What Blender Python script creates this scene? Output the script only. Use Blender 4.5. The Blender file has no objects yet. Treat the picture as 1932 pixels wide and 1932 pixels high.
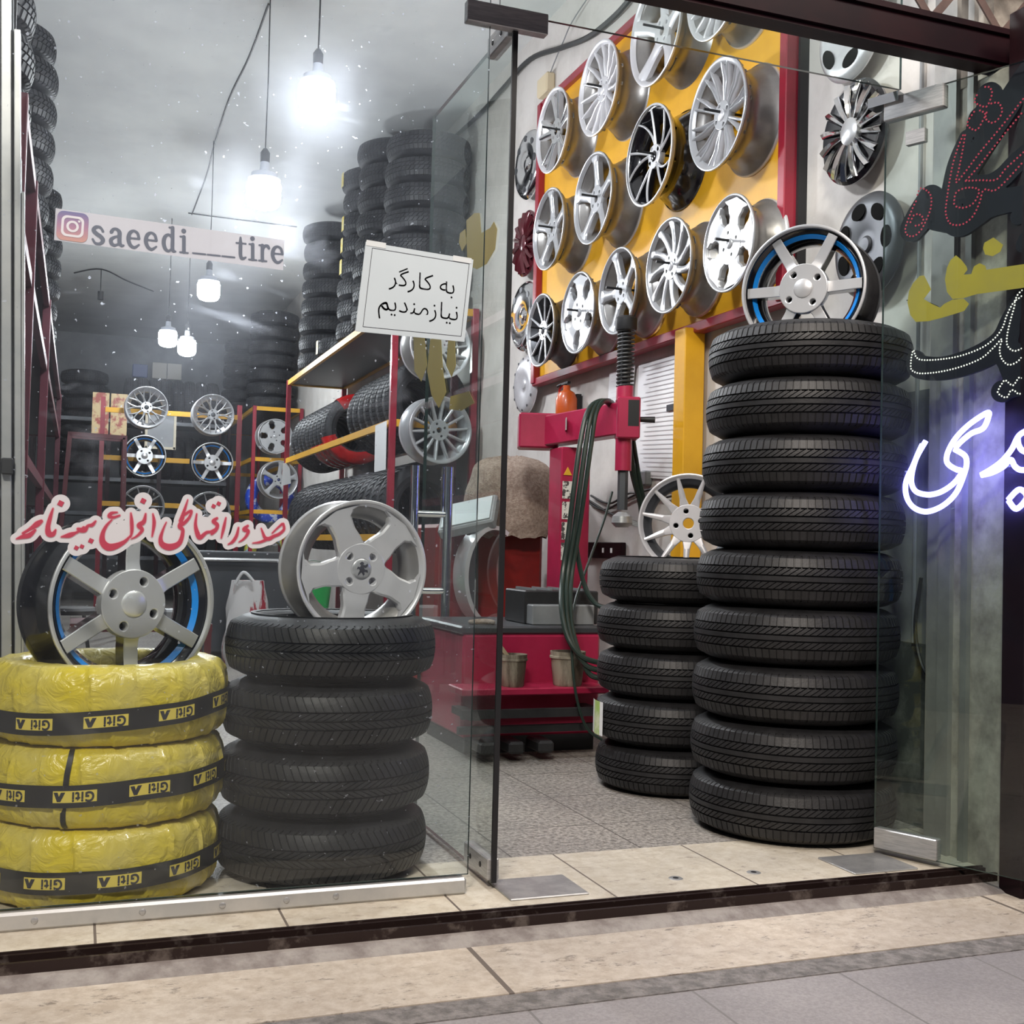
import bpy, math, random
from math import pi, sin, cos, radians as R, sqrt, atan2
from mathutils import Vector, Matrix, noise
rnd = random.Random(7)
SC = bpy.context.scene
COL = SC.collection
# ------------------------------------------------------------------ camera
FOC = 2200.0; YAW = R(20.4); PIT = math.atan(68/2200.0); ROLL = 0.0255
CAM = Vector((0.0, -2.85, 0.88))
fw = Vector((sin(YAW)*cos(PIT), cos(YAW)*cos(PIT), sin(PIT)))
r0 = Vector((cos(YAW), -sin(YAW), 0)); u0 = r0.cross(fw)
rt = r0*cos(ROLL)+u0*sin(ROLL); up = rt.cross(fw)
cd = bpy.data.cameras.new('camera'); co = bpy.data.objects.new('camera', cd); COL.objects.link(co)
cd.sensor_width = 36; cd.lens = 36*FOC/1932; cd.clip_start = .05; cd.clip_end = 200
co.matrix_world = Matrix(((rt.x, up.x, -fw.x, CAM.x), (rt.y, up.y, -fw.y, CAM.y), (rt.z, up.z, -fw.z, CAM.z), (0, 0, 0, 1)))
SC.camera = co
# ------------------------------------------------------------------ world, big lights, exposure
w = bpy.data.worlds.new('night'); SC.world = w; w.use_nodes = True
w.node_tree.nodes['Background'].inputs[0].default_value = (.50, .58, .85, 1)
w.node_tree.nodes['Background'].inputs[1].default_value = .05
def area(name, loc, target, size, power, col):
    l = bpy.data.lights.new(name, 'AREA'); l.shape = 'RECTANGLE'; l.size, l.size_y = size; l.energy = power; l.color = col
    o = bpy.data.objects.new(name, l); COL.objects.link(o); o.location = loc
    o.rotation_euler = (Vector(target)-Vector(loc)).to_track_quat('-Z', 'Y').to_euler()
    return o
area('street_light', (-2.0, -5.5, 6.0), (1.4, 0, .3), (1.2, .6), 510, (1.0, .90, .80))
area('signboard_light', (1.6, -1.3, 3.5), (1.5, -.3, 0), (3.2, .35), 60, (1.0, .91, .82))
BULB_E = 215.0
VS = SC.view_settings
VS.view_transform = 'Standard'; VS.look = 'None'; VS.gamma = 1; VS.use_curve_mapping = False; VS.exposure = 0.0
SC.cycles.transparent_max_bounces = 18; SC.cycles.max_bounces = 6; SC.cycles.sample_clamp_indirect = 4.0
# ------------------------------------------------------------------ pixel of the photograph -> point on a plane of the place
def ray(px, py): return fw*FOC+rt*(px-966)-up*(py-966)
def P(px, py, ax, v):
    d = ray(px, py); return CAM+d*((v-CAM[ax])/d[ax])
def Pn(px, py, p0, n):
    d = ray(px, py); return CAM+d*((Vector(p0)-CAM).dot(Vector(n))/d.dot(Vector(n)))
def dep(p): return (Vector(p)-CAM).dot(fw)
# ------------------------------------------------------------------ materials
MATS = {}
def mat(name, col, rough=.5, metal=0.0, col2=None, scale=8.0, bump=0.0, bscale=40.0, emit=0.0, spec=.5, coat=0.0, thresh=(.4, .6), detail=6, stretch=None):
    if name in MATS: return MATS[name]
    m = bpy.data.materials.new(name); m.use_nodes = True; MATS[name] = m
    nt = m.node_tree; b = nt.nodes['Principled BSDF']
    b.inputs['Base Color'].default_value = (*col, 1); b.inputs['Roughness'].default_value = rough
    b.inputs['Metallic'].default_value = metal; b.inputs['Specular IOR Level'].default_value = spec
    b.inputs['Coat Weight'].default_value = coat; b.inputs['Coat Roughness'].default_value = .08
    if emit:
        b.inputs['Emission Color'].default_value = (*col, 1); b.inputs['Emission Strength'].default_value = emit
    if col2 or bump:
        tc = nt.nodes.new('ShaderNodeTexCoord'); src = tc.outputs['Object']
        if stretch:
            mp = nt.nodes.new('ShaderNodeMapping'); mp.inputs['Scale'].default_value = stretch
            nt.links.new(src, mp.inputs[0]); src = mp.outputs[0]
    if col2:
        n = nt.nodes.new('ShaderNodeTexNoise'); n.inputs['Scale'].default_value = scale; n.inputs['Detail'].default_value = detail; n.inputs['Roughness'].default_value = .65
        nt.links.new(src, n.inputs['Vector'])
        r = nt.nodes.new('ShaderNodeValToRGB'); r.color_ramp.elements[0].position = thresh[0]; r.color_ramp.elements[1].position = thresh[1]
        r.color_ramp.elements[0].color = (*col, 1); r.color_ramp.elements[1].color = (*col2, 1)
        nt.links.new(n.outputs['Fac'], r.inputs[0]); nt.links.new(r.outputs[0], b.inputs['Base Color'])
    if bump:
        n2 = nt.nodes.new('ShaderNodeTexNoise'); n2.inputs['Scale'].default_value = bscale; n2.inputs['Detail'].default_value = 5
        nt.links.new(src, n2.inputs['Vector'])
        bp = nt.nodes.new('ShaderNodeBump'); bp.inputs['Strength'].default_value = bump; bp.inputs['Distance'].default_value = .01
        nt.links.new(n2.outputs['Fac'], bp.inputs['Height']); nt.links.new(bp.outputs[0], b.inputs['Normal'])
    return m
def tile_mat(name, c1, c2, grout, sx, sy, ox, oy, gap=.004, nscale=60, rough=.5, veins=None, bump=.15):
    """stone slabs sx by sy in object x/y with thin joints, speckled by two noises"""
    m = bpy.data.materials.new(name); m.use_nodes = True; nt = m.node_tree; b = nt.nodes['Principled BSDF']
    N = lambda t: nt.nodes.new(t)
    tc = N('ShaderNodeTexCoord'); sp = N('ShaderNodeSeparateXYZ'); nt.links.new(tc.outputs['Object'], sp.inputs[0])
    def mth(op, a, v=None, v2=None):
        k = N('ShaderNodeMath'); k.operation = op
        for i, q in enumerate((a, v, v2)):
            if q is None: continue
            if isinstance(q, (int, float)): k.inputs[i].default_value = q
            else: nt.links.new(q, k.inputs[i])
        return k.outputs[0]
    def joint(o, s, off):
        f = mth('FRACT', mth('DIVIDE', mth('ADD', o, off), s))
        return mth('LESS_THAN', mth('MULTIPLY', mth('MINIMUM', f, mth('SUBTRACT', 1.0, f)), s), gap/2)
    j = mth('MAXIMUM', joint(sp.outputs[0], sx, ox), joint(sp.outputs[1], sy, oy))
    n1 = N('ShaderNodeTexNoise'); n1.inputs['Scale'].default_value = nscale; n1.inputs['Detail'].default_value = 8; n1.inputs['Roughness'].default_value = .75
    nt.links.new(tc.outputs['Object'], n1.inputs['Vector'])
    r1 = N('ShaderNodeValToRGB'); r1.color_ramp.elements[0].position = .40; r1.color_ramp.elements[1].position = .60
    r1.color_ramp.elements[0].color = (*c1, 1); r1.color_ramp.elements[1].color = (*c2, 1); nt.links.new(n1.outputs['Fac'], r1.inputs[0])
    out = r1.outputs[0]
    if veins:
        n3 = N('ShaderNodeTexNoise'); n3.inputs['Scale'].default_value = 15; n3.inputs['Detail'].default_value = 9; n3.inputs['Roughness'].default_value = .8
        mp = N('ShaderNodeMapping'); mp.inputs['Scale'].default_value = (1, 2.2, 1); nt.links.new(tc.outputs['Object'], mp.inputs[0]); nt.links.new(mp.outputs[0], n3.inputs['Vector'])
        r3 = N('ShaderNodeValToRGB'); r3.color_ramp.elements[0].position = .565; r3.color_ramp.elements[1].position = .63
        r3.color_ramp.elements[0].color = (0, 0, 0, 1); r3.color_ramp.elements[1].color = (.75, .75, .75, 1); nt.links.new(n3.outputs['Fac'], r3.inputs[0])
        x3 = N('ShaderNodeMix'); x3.data_type = 'RGBA'; nt.links.new(r3.outputs[0], x3.inputs[0]); nt.links.new(out, x3.inputs[6]); x3.inputs[7].default_value = (*veins, 1); out = x3.outputs[2]
    n4 = N('ShaderNodeTexNoise'); n4.inputs['Scale'].default_value = 1.7; n4.inputs['Detail'].default_value = 4; nt.links.new(tc.outputs['Object'], n4.inputs['Vector'])
    r4 = N('ShaderNodeValToRGB'); r4.color_ramp.elements[0].position = .35; r4.color_ramp.elements[1].position = .7
    r4.color_ramp.elements[0].color = (.72, .72, .74, 1); r4.color_ramp.elements[1].color = (1, 1, 1, 1); nt.links.new(n4.outputs['Fac'], r4.inputs[0])
    x4 = N('ShaderNodeMix'); x4.data_type = 'RGBA'; x4.blend_type = 'MULTIPLY'; x4.inputs[0].default_value = 1; nt.links.new(out, x4.inputs[6]); nt.links.new(r4.outputs[0], x4.inputs[7])
    x5 = N('ShaderNodeMix'); x5.data_type = 'RGBA'; nt.links.new(j, x5.inputs[0]); nt.links.new(x4.outputs[2], x5.inputs[6]); x5.inputs[7].default_value = (*grout, 1)
    nt.links.new(x5.outputs[2], b.inputs['Base Color']); b.inputs['Roughness'].default_value = rough
    bp = N('ShaderNodeBump'); bp.inputs['Strength'].default_value = bump; bp.inputs['Distance'].default_value = .004
    nt.links.new(n1.outputs['Fac'], bp.inputs['Height']); nt.links.new(bp.outputs[0], b.inputs['Normal'])
    return m
def glass_mat(name, tint, dust, dcol=(.75, .8, .9), streak=(5, 5, 2), glow=.30, smear=0, fwd=.6):
    m = bpy.data.materials.new(name); m.use_nodes = True; nt = m.node_tree; nt.nodes.clear(); N = lambda t: nt.nodes.new(t); L = nt.links.new
    out = N('ShaderNodeOutputMaterial'); tr = N('ShaderNodeBsdfTransparent'); tr.inputs[0].default_value = (*tint, 1)
    gl = N('ShaderNodeBsdfGlossy'); gl.inputs['Roughness'].default_value = .01; gl.inputs[0].default_value = (.95, 1, .98, 1)
    fr = N('ShaderNodeFresnel'); fr.inputs[0].default_value = 1.52; ge = N('ShaderNodeNewGeometry')
    fk = N('ShaderNodeMath'); fk.operation = 'SUBTRACT'; fk.use_clamp = True; L(fr.outputs[0], fk.inputs[0]); L(ge.outputs['Backfacing'], fk.inputs[1])   # one mirror layer, on the face the light meets first
    m1 = N('ShaderNodeMixShader'); L(fk.outputs[0], m1.inputs[0]); L(tr.outputs[0], m1.inputs[1]); L(gl.outputs[0], m1.inputs[2])
    df = N('ShaderNodeBsdfDiffuse'); df.inputs[0].default_value = (*dcol, 1); tl = N('ShaderNodeBsdfTranslucent'); tl.inputs[0].default_value = (*dcol, 1)
    m2 = N('ShaderNodeMixShader'); m2.inputs[0].default_value = fwd; L(df.outputs[0], m2.inputs[1]); L(tl.outputs[0], m2.inputs[2])
    rf = N('ShaderNodeBsdfRefraction'); rf.inputs['Roughness'].default_value = .55; rf.inputs['IOR'].default_value = 1.25; gi = N('ShaderNodeNewGeometry'); L(gi.outputs['Incoming'], rf.inputs['Normal']); rf.inputs[0].default_value = (.86, .90, 1, 1); mg = N('ShaderNodeMixShader'); mg.inputs[0].default_value = glow; L(m2.outputs[0], mg.inputs[1]); L(rf.outputs[0], mg.inputs[2]); m2 = mg
    tc = N('ShaderNodeTexCoord'); mp = N('ShaderNodeMapping'); mp.inputs['Scale'].default_value = streak; L(tc.outputs['Object'], mp.inputs[0])
    n = N('ShaderNodeTexNoise'); n.inputs['Scale'].default_value = .8; n.inputs['Detail'].default_value = 9; n.inputs['Roughness'].default_value = .62; n.inputs['Distortion'].default_value = 1.2; L(mp.outputs[0], n.inputs['Vector'])
    r = N('ShaderNodeMapRange'); r.inputs[1].default_value = .35; r.inputs[2].default_value = .75; r.inputs[3].default_value = dust*.35; r.inputs[4].default_value = dust*1.8; L(n.outputs['Fac'], r.inputs[0]); dsum = r.outputs[0]
    if smear:                                     # wiped arcs and small specks of dirt on the pane
        for sc_, ds, a0_, a1_, k_, st_ in ((1.1, 3.5, .60, .74, smear, (1.4, 1.4, 3.4)), (75, 0, .735, .76, .55, (1, 1, 1))):
            mq = N('ShaderNodeMapping'); mq.inputs['Scale'].default_value = st_; L(tc.outputs['Object'], mq.inputs[0])
            nq = N('ShaderNodeTexNoise'); nq.inputs['Scale'].default_value = sc_; nq.inputs['Detail'].default_value = 8 if ds else 2; nq.inputs['Distortion'].default_value = ds; L(mq.outputs[0], nq.inputs['Vector'])
            rq = N('ShaderNodeMapRange'); rq.inputs[1].default_value = a0_; rq.inputs[2].default_value = a1_; rq.inputs[3].default_value = 0; rq.inputs[4].default_value = k_; L(nq.outputs['Fac'], rq.inputs[0])
            ad = N('ShaderNodeMath'); ad.operation = 'ADD'; L(dsum, ad.inputs[0]); L(rq.outputs[0], ad.inputs[1]); dsum = ad.outputs[0]
    m3 = N('ShaderNodeMixShader'); L(dsum, m3.inputs[0]); L(m1.outputs[0], m3.inputs[1]); L(m2.outputs[0], m3.inputs[2]); L(m3.outputs[0], out.inputs[0])
    return m
def emis(name, col, s):
    if name in MATS: return MATS[name]
    m = bpy.data.materials.new(name); m.use_nodes = True; nt = m.node_tree; nt.nodes.clear()
    o = nt.nodes.new('ShaderNodeOutputMaterial'); e = nt.nodes.new('ShaderNodeEmission'); e.inputs[0].default_value = (*col, 1); e.inputs[1].default_value = s
    nt.links.new(e.outputs[0], o.inputs[0]); MATS[name] = m; return m
M = dict(
    rubber=mat('tyre_rubber', (.011, .011, .0125), .50, col2=(.019, .019, .021), scale=14, bump=.08, bscale=150, spec=.45),
    rubber2=mat('worn_rubber', (.014, .015, .018), .55, col2=(.030, .031, .036), scale=9, bump=.1, bscale=90, spec=.45),
    silver=mat('painted_silver', (.70, .70, .73), .32, .45, col2=(.77, .77, .80), scale=5, coat=.5),
    silver2=mat('bright_silver', (.47, .48, .50), .28, .5, coat=.4),
    barrel=mat('rim_barrel_silver', (.27, .26, .255), .34, .70, col2=(.36, .35, .34), scale=4),
    machined=mat('machined_aluminium', (.76, .77, .79), .30, .55, bump=.02, bscale=300),
    chrome=mat('chrome', (.86, .87, .88), .09, 1.0),
    gunmetal=mat('gunmetal', (.10, .105, .115), .4, .6),
    gblack=mat('gloss_black', (.006, .006, .008), .16, coat=1.0),
    hole=mat('dark_hole', (.006, .006, .006), .9, spec=.1),
    mblack=mat('satin_black', (.012, .012, .014), .45),
    blue=mat('blue_pinstripe', (.01, .27, .85), .3),
    maroonhub=mat('dark_red_paint', (.10, .012, .02), .25, .3, coat=.8),
    yellow=mat('yellow_paint', (.72, .36, .012), .45, col2=(.80, .42, .02), scale=3, bump=.05, bscale=12),
    red=mat('red_frame_paint', (.33, .012, .035), .35, col2=(.25, .008, .025), scale=4, coat=.3),
    machred=mat('machine_red_paint', (.42, .018, .07), .4, col2=(.33, .012, .05), scale=3, coat=.2),
    orange=mat('orange_red_paint', (.24, .010, .008), .4, col2=(.16, .006, .006), scale=3),
    orange2=mat('extinguisher_orange', (.66, .11, .015), .35, coat=.4),
    maroon=mat('maroon_steel', (.014, .003, .005), .45, col2=(.008, .002, .004), scale=5, spec=.18),
    maroon2=mat('rack_maroon_paint', (.14, .022, .040), .45, col2=(.10, .016, .03), scale=5),
    steel=mat('brushed_steel', (.40, .40, .41), .34, .55, col2=(.52, .52, .52), scale=20, stretch=(1, 1, 12)),
    alu=mat('window_aluminium', (.62, .62, .62), .35, .6, col2=(.52, .53, .54), scale=6),
    plaster=mat('wall_plaster', (.66, .63, .60), .8, col2=(.52, .49, .46), scale=3.0, bump=.15, bscale=30, thresh=(.42, .72)),
    oldplaster=mat('pillar_plaster', (.42, .38, .33), .9, col2=(.20, .17, .15), scale=7, bump=.5, bscale=18, thresh=(.40, .66)),
    ceil=mat('ceiling_paint', (.76, .77, .76), .75, col2=(.62, .63, .64), scale=1.1, bump=.06, bscale=10, thresh=(.35, .7)),
    wallgrey=mat('grey_wall_paint', (.38, .39, .41), .7, col2=(.30, .31, .33), scale=1.5),
    paper=mat('paper', (.56, .63, .68), .6, col2=(.53, .60, .65), scale=2),
    whitepaper=mat('white_paper', (.85, .85, .86), .6),
    ink=mat('black_ink', (.02, .02, .03), .6),
    greyink=mat('faint_ink', (.58, .58, .61), .6),
    burlap=mat('burlap', (.40, .32, .26), .95, col2=(.27, .20, .16), scale=60, bump=.6, bscale=140),
    hose=mat('green_rubber_hose', (.012, .026, .020), .35, col2=(.02, .035, .028), scale=4),
    cable=mat('black_cable', (.012, .012, .013), .45),
    plastic=mat('black_plastic', (.018, .018, .02), .45, col2=(.03, .03, .032), scale=5),
    greyplastic=mat('grey_plastic', (.20, .21, .22), .45, col2=(.26, .27, .28), scale=3),
    bucket=mat('dirty_bucket', (.36, .32, .25), .6, col2=(.09, .07, .05), scale=11, thresh=(.42, .60), stretch=(1, 1, .25)),
    greenplastic=mat('green_plastic', (.02, .40, .09), .35),
    bluetube=mat('blue_paint_print', (.02, .07, .55), .4, col2=(.6, .65, .8), scale=11, thresh=(.55, .57)),
    yellowprint=mat('yellow_blue_print', (.62, .60, .08), .4, col2=(.25, .36, .55), scale=9, thresh=(.52, .56)),
    redwrap=mat('red_wrap_film', (.55, .015, .015), .25, col2=(.42, .01, .012), scale=5, bump=.5, bscale=20, coat=.4),
    glassedge=mat('glass_edge', (.010, .030, .026), .12, spec=.8, coat=.5),
    door_glass=glass_mat('door_glass', (.955, .985, .965), .018, (.70, .80, .76)),
    right_glass=glass_mat('outer_door_glass', (.86, .92, .90), .034, (.50, .52, .72), glow=.30, fwd=.93),
    win_glass=glass_mat('window_glass', (.96, .98, .98), .026, glow=.42, smear=.10),
)
# ------------------------------------------------------------------ mesh collector
class MB:
    def __init__(s): s.v = []; s.f = []; s.m = []
    def add(s, vs, fs, mi=0):
        o = len(s.v); s.v += [tuple(p) for p in vs]; s.f += [tuple(i+o for i in f) for f in fs]; s.m += [mi]*len(fs); return s
    def box(s, c, d, rot=None, mi=0, bev=0.0):
        x, y, z = d[0]/2, d[1]/2, d[2]/2
        if bev:
            b = min(bev, x*.9, y*.9, z*.9); vs = []; 
            for sx in (-1, 1):
                for sy in (-1, 1):
                    for sz in (-1, 1):
                        vs += [(sx*x, sy*(y-b), sz*(z-b)), (sx*(x-b), sy*y, sz*(z-b)), (sx*(x-b), sy*(y-b), sz*z)]
            ix = lambda a, b_, c_, k: ((a > 0)*4+(b_ > 0)*2+(c_ > 0))*3+k
            fs = []
            for a in (-1, 1):
                fs.append([ix(a, p, q, 0) for p, q in ((-1, -1), (1, -1), (1, 1), (-1, 1))][::a])
                fs.append([ix(p, a, q, 1) for p, q in ((-1, -1), (1, -1), (1, 1), (-1, 1))][::-a])
                fs.append([ix(p, q, a, 2) for p, q in ((-1, -1), (1, -1), (1, 1), (-1, 1))][::a])
                for b_ in (-1, 1):
                    k = a*b_
                    fs.append([ix(a, b_, -1, 0), ix(a, b_, -1, 1), ix(a, b_, 1, 1), ix(a, b_, 1, 0)][::k])
                    fs.append([ix(a, -1, b_, 0), ix(a, 1, b_, 0), ix(a, 1, b_, 2), ix(a, -1, b_, 2)][::k])
                    fs.append([ix(-1, a, b_, 1), ix(-1, a, b_, 2), ix(1, a, b_, 2), ix(1, a, b_, 1)][::k])
                    for c_ in (-1, 1): fs.append([ix(a, b_, c_, 0), ix(a, b_, c_, 1), ix(a, b_, c_, 2)][::a*b_*c_])
        else:
            vs = [(i*x, j*y, k*z) for i in (-1, 1) for j in (-1, 1) for k in (-1, 1)]
            fs = [(0, 1, 3, 2), (4, 6, 7, 5), (0, 4, 5, 1), (2, 3, 7, 6), (0, 2, 6, 4), (1, 5, 7, 3)]
        mt = rot if rot is not None else Matrix.Identity(3)
        return s.add([mt@Vector(p)+Vector(c) for p in vs], fs, mi)
    def bar(s, a, b, w, h=None, mi=0, bev=0.0):
        a, b = Vector(a), Vector(b); d = b-a; h = h or w
        z = d.normalized(); ref = Vector((0, 0, 1)) if abs(z.z) < .95 else Vector((0, 1, 0))
        x = ref.cross(z).normalized(); y = z.cross(x)
        return s.box((a+b)/2, (w, h, d.length), Matrix((x, y, z)).transposed(), mi, bev)
    def tube(s, pts, r, seg=8, mi=0, closed=False, caps=True):
        pts = [Vector(p) for p in pts]; n = len(pts); rr = r if isinstance(r, (list, tuple)) else [r]*n
        o = []; prev = None
        for i, p in enumerate(pts):
            t = ((pts[(i+1) % n] if closed else pts[min(i+1, n-1)])-(pts[i-1] if closed or i else pts[0]))
            t = t.normalized() if t.length > 1e-9 else Vector((0, 0, 1))
            if prev is None:
                ref = Vector((0, 0, 1)) if abs(t.z) < .9 else Vector((1, 0, 0)); x = ref.cross(t).normalized()
            else:
                x = (prev-t*prev.dot(t)); x = x.normalized() if x.length > 1e-6 else Vector((1, 0, 0))
            prev = x; y = t.cross(x)
            o += [p+(x*cos(2*pi*k/seg)+y*sin(2*pi*k/seg))*rr[i] for k in range(seg)]
        fs = []
        for i in range(n if closed else n-1):
            j = (i+1) % n
            for k in range(seg): fs.append((i*seg+k, i*seg+(k+1) % seg, j*seg+(k+1) % seg, j*seg+k))
        if caps and not closed: fs += [tuple(range(seg))[::-1], tuple((n-1)*seg+k for k in range(seg))]
        return s.add(o, fs, mi)
    def lathe(s, prof, seg=48, mi=0, closed=False, M4=None):
        n = len(prof); o = []
        for k in range(seg):
            a = 2*pi*k/seg
            for r_, z in prof: o.append(Vector((r_*cos(a), r_*sin(a), z)))
        if M4 is not None: o = [M4@p for p in o]
        fs = []
        for k in range(seg):
            k2 = (k+1) % seg
            for i in range(n if closed else n-1):
                j = (i+1) % n
                fs.append((k*n+i, k2*n+i, k2*n+j, k*n+j))
        return s.add(o, fs, mi)
    def cyl(s, a, b, r, r2=None, seg=20, mi=0):
        return s.tube([a, b], [r, r if r2 is None else r2], seg, mi)
    def mesh(s, name, mats, sharp=35):
        me = bpy.data.meshes.new(name); me.from_pydata(s.v, [], s.f)
        for m in (mats if isinstance(mats, (list, tuple)) else [mats]): me.materials.append(m)
        if any(s.m): me.polygons.foreach_set('material_index', s.m)
        me.polygons.foreach_set('use_smooth', [True]*len(me.polygons))
        me.validate(); me.update(); me.set_sharp_from_angle(angle=R(sharp)); return me
    def build(s, name, mats, parent=None, sharp=35): return link(name, s.mesh(name, mats, sharp), parent)
def link(name, me, parent=None):
    o = bpy.data.objects.new(name, me); COL.objects.link(o)
    if parent: o.parent = parent
    return o
def tag(o, label=None, cat=None, group=None, kind=None):
    for k, v in (('label', label), ('category', cat), ('group', group), ('kind', kind)):
        if v: o[k] = v
    return o
def thing(name, label, cat, loc=(0, 0, 0), group=None):
    o = bpy.data.objects.new(name, None); COL.objects.link(o); o.location = loc; o.empty_display_size = .05
    return tag(o, label, cat, group)
def struct(name, mb, mats, parent=None):
    o = mb.build(name, mats, parent)
    if not parent: o['kind'] = 'structure'
    return o
def dup(root, label=None, group=None):
    r_ = root.copy(); COL.objects.link(r_)
    if label: r_['label'] = label
    if group: r_['group'] = group
    for ch in root.children:
        c = ch.copy(); COL.objects.link(c); c.parent = r_
        for g in ch.children:
            d = g.copy(); COL.objects.link(d); d.parent = c
    return r_
def spline(pts, n=8, closed=False):
    """Catmull-Rom through points (any tuple length)"""
    pts = [tuple(p) for p in pts]; N = len(pts); out = []
    for i in range(N if closed else N-1):
        g = (lambda k: pts[k % N]) if closed else (lambda k: pts[max(0, min(N-1, k))])
        a, b, c, d = g(i-1), g(i), g(i+1), g(i+2)
        for k in range(n):
            t = k/n
            out.append(tuple(.5*(2*q+(r_-p)*t+(2*p-5*q+4*r_-s_)*t*t+(-p+3*q-3*r_+s_)*t**3) for p, q, r_, s_ in zip(a, b, c, d)))
    if not closed: out.append(pts[-1])
    return out
def filled(polys, ext=.001, bev=0.0, res=1):
    """2D outlines (first ones may hold holes) -> verts, faces of a solid plate"""
    cu = bpy.data.curves.new('outline', 'CURVE'); cu.dimensions = '2D'; cu.fill_mode = 'BOTH'; cu.extrude = ext; cu.bevel_depth = bev; cu.bevel_resolution = res
    for po in polys:
        sp = cu.splines.new('POLY'); sp.points.add(len(po)-1); sp.use_cyclic_u = True
        for q, p in zip(sp.points, po): q.co = (p[0], p[1], 0, 1)
    return curve_geo(cu)
def curve_geo(cu):
    o = bpy.data.objects.new('tmp', cu); COL.objects.link(o)
    me = bpy.data.meshes.new_from_object(o.evaluated_get(bpy.context.evaluated_depsgraph_get()))
    vs = [v.co.copy() for v in me.vertices]; fs = [tuple(p.vertices) for p in me.polygons]
    bpy.data.objects.remove(o); bpy.data.curves.remove(cu); bpy.data.meshes.remove(me); return vs, fs
def text_geo(body, size=1.0, ext=.0, bold=0.0, space=1.0):
    cu = bpy.data.curves.new('text', 'FONT'); cu.body = body; cu.size = size; cu.extrude = ext; cu.offset = bold; cu.align_x = 'CENTER'; cu.align_y = 'CENTER'; cu.space_character = space
    return curve_geo(cu)
FA = {'ا': (0xfe8d, 0), 'ب': (0xfe8f, 1), 'د': (0xfea9, 0), 'ر': (0xfead, 0), 'ز': (0xfeaf, 0), 'م': (0xfee1, 1), 'ن': (0xfee5, 1), 'ه': (0xfee9, 1), 'ک': (0xfb8e, 1), 'گ': (0xfb92, 1), 'ی': (0xfbfc, 1)}
def persian(s):
    out = []
    for i, c in enumerate(s):
        if c not in FA: out.append(c); continue
        b, two = FA[c]; pj = i > 0 and s[i-1] in FA and FA[s[i-1]][1]; nj = two and i+1 < len(s) and s[i+1] in FA
        out.append(chr(b+(3 if pj and nj else 1 if pj else 2 if nj else 0)))
    return ''.join(reversed(out))
def circle(cx, cy, r, n=24, a0=0): return [(cx+r*cos(a0+2*pi*k/n), cy+r*sin(a0+2*pi*k/n)) for k in range(n)]
ORD = ['bottom', 'second from the bottom', 'third from the bottom', 'fourth from the bottom', 'fifth from the bottom', 'sixth from the bottom', 'seventh from the bottom', 'eighth from the bottom', 'ninth from the bottom', 'tenth from the bottom']
def nth(i, n): return 'topmost' if i == n-1 else ORD[i]

import numpy as np
def blob(strokes, cell, z=0.0, th=0.0, disc=()):
    """one flat plate covering round-ended brush strokes (lists of (u, v, half width)); marching squares on the union"""
    D = list(disc)
    for st_ in strokes:
        s_ = spline(st_, 6)
        for a, b in zip(s_, s_[1:]):
            l = math.dist(a[:2], b[:2]); k = max(1, int(l/(cell*.8)))
            for i in range(k):
                t = i/k; D.append(tuple(p+(q_-p)*t for p, q_ in zip(a, b)))
        D.append(s_[-1])
    D = np.array(D); x0, y0 = D[:, 0].min()-D[:, 2].max()-2*cell, D[:, 1].min()-D[:, 2].max()-2*cell
    nx = int((D[:, 0].max()+D[:, 2].max()+2*cell-x0)/cell)+2; ny = int((D[:, 1].max()+D[:, 2].max()+2*cell-y0)/cell)+2
    F = np.full((nx, ny), -1.0)
    for x, y, r_ in D:
        i0, i1 = max(0, int((x-r_-2*cell-x0)/cell)), min(nx, int((x+r_+2*cell-x0)/cell)+2); j0, j1 = max(0, int((y-r_-2*cell-y0)/cell)), min(ny, int((y+r_+2*cell-y0)/cell)+2)
        gx = x0+np.arange(i0, i1)*cell-x; gy = y0+np.arange(j0, j1)*cell-y
        F[i0:i1, j0:j1] = np.maximum(F[i0:i1, j0:j1], r_-np.sqrt(gx[:, None]**2+gy[None, :]**2))
    q = MB(); ids = {}
    def vid(key, x, y):
        if key not in ids:
            ids[key] = len(q.v); q.v.append((x, y, z))
        return ids[key]
    sides = []
    ins = F > 0
    any_ = ins[:-1, :-1] | ins[1:, :-1] | ins[1:, 1:] | ins[:-1, 1:]
    for i, j in zip(*np.nonzero(any_)):
        cs = ((i, j), (i+1, j), (i+1, j+1), (i, j+1)); poly = []; cr = []
        for k in range(4):
            a, b = cs[k], cs[(k+1) % 4]; fa, fb = F[a], F[b]
            if fa > 0: poly.append(vid(a, x0+a[0]*cell, y0+a[1]*cell))
            if (fa > 0) != (fb > 0):
                t = fa/(fa-fb); e = (min(a, b), max(a, b)); v_ = vid(e, x0+(a[0]+(b[0]-a[0])*t)*cell, y0+(a[1]+(b[1]-a[1])*t)*cell); poly.append(v_); cr.append((v_, fa > 0))
        if len(poly) >= 3: q.f.append(tuple(poly)); q.m.append(0)
        if len(cr) == 2: sides.append((cr[0][0], cr[1][0]) if cr[0][1] else (cr[1][0], cr[0][0]))
    if th:
        n = len(q.v); q.v += [(x, y, z-th) for x, y, _ in q.v]; fr = list(q.f)
        q.f += [tuple(k+n for k in f[::-1]) for f in fr]; q.f += [(a, a+n, b+n, b) for a, b in sides]; q.m = [0]*len(q.f)
    return q
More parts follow.
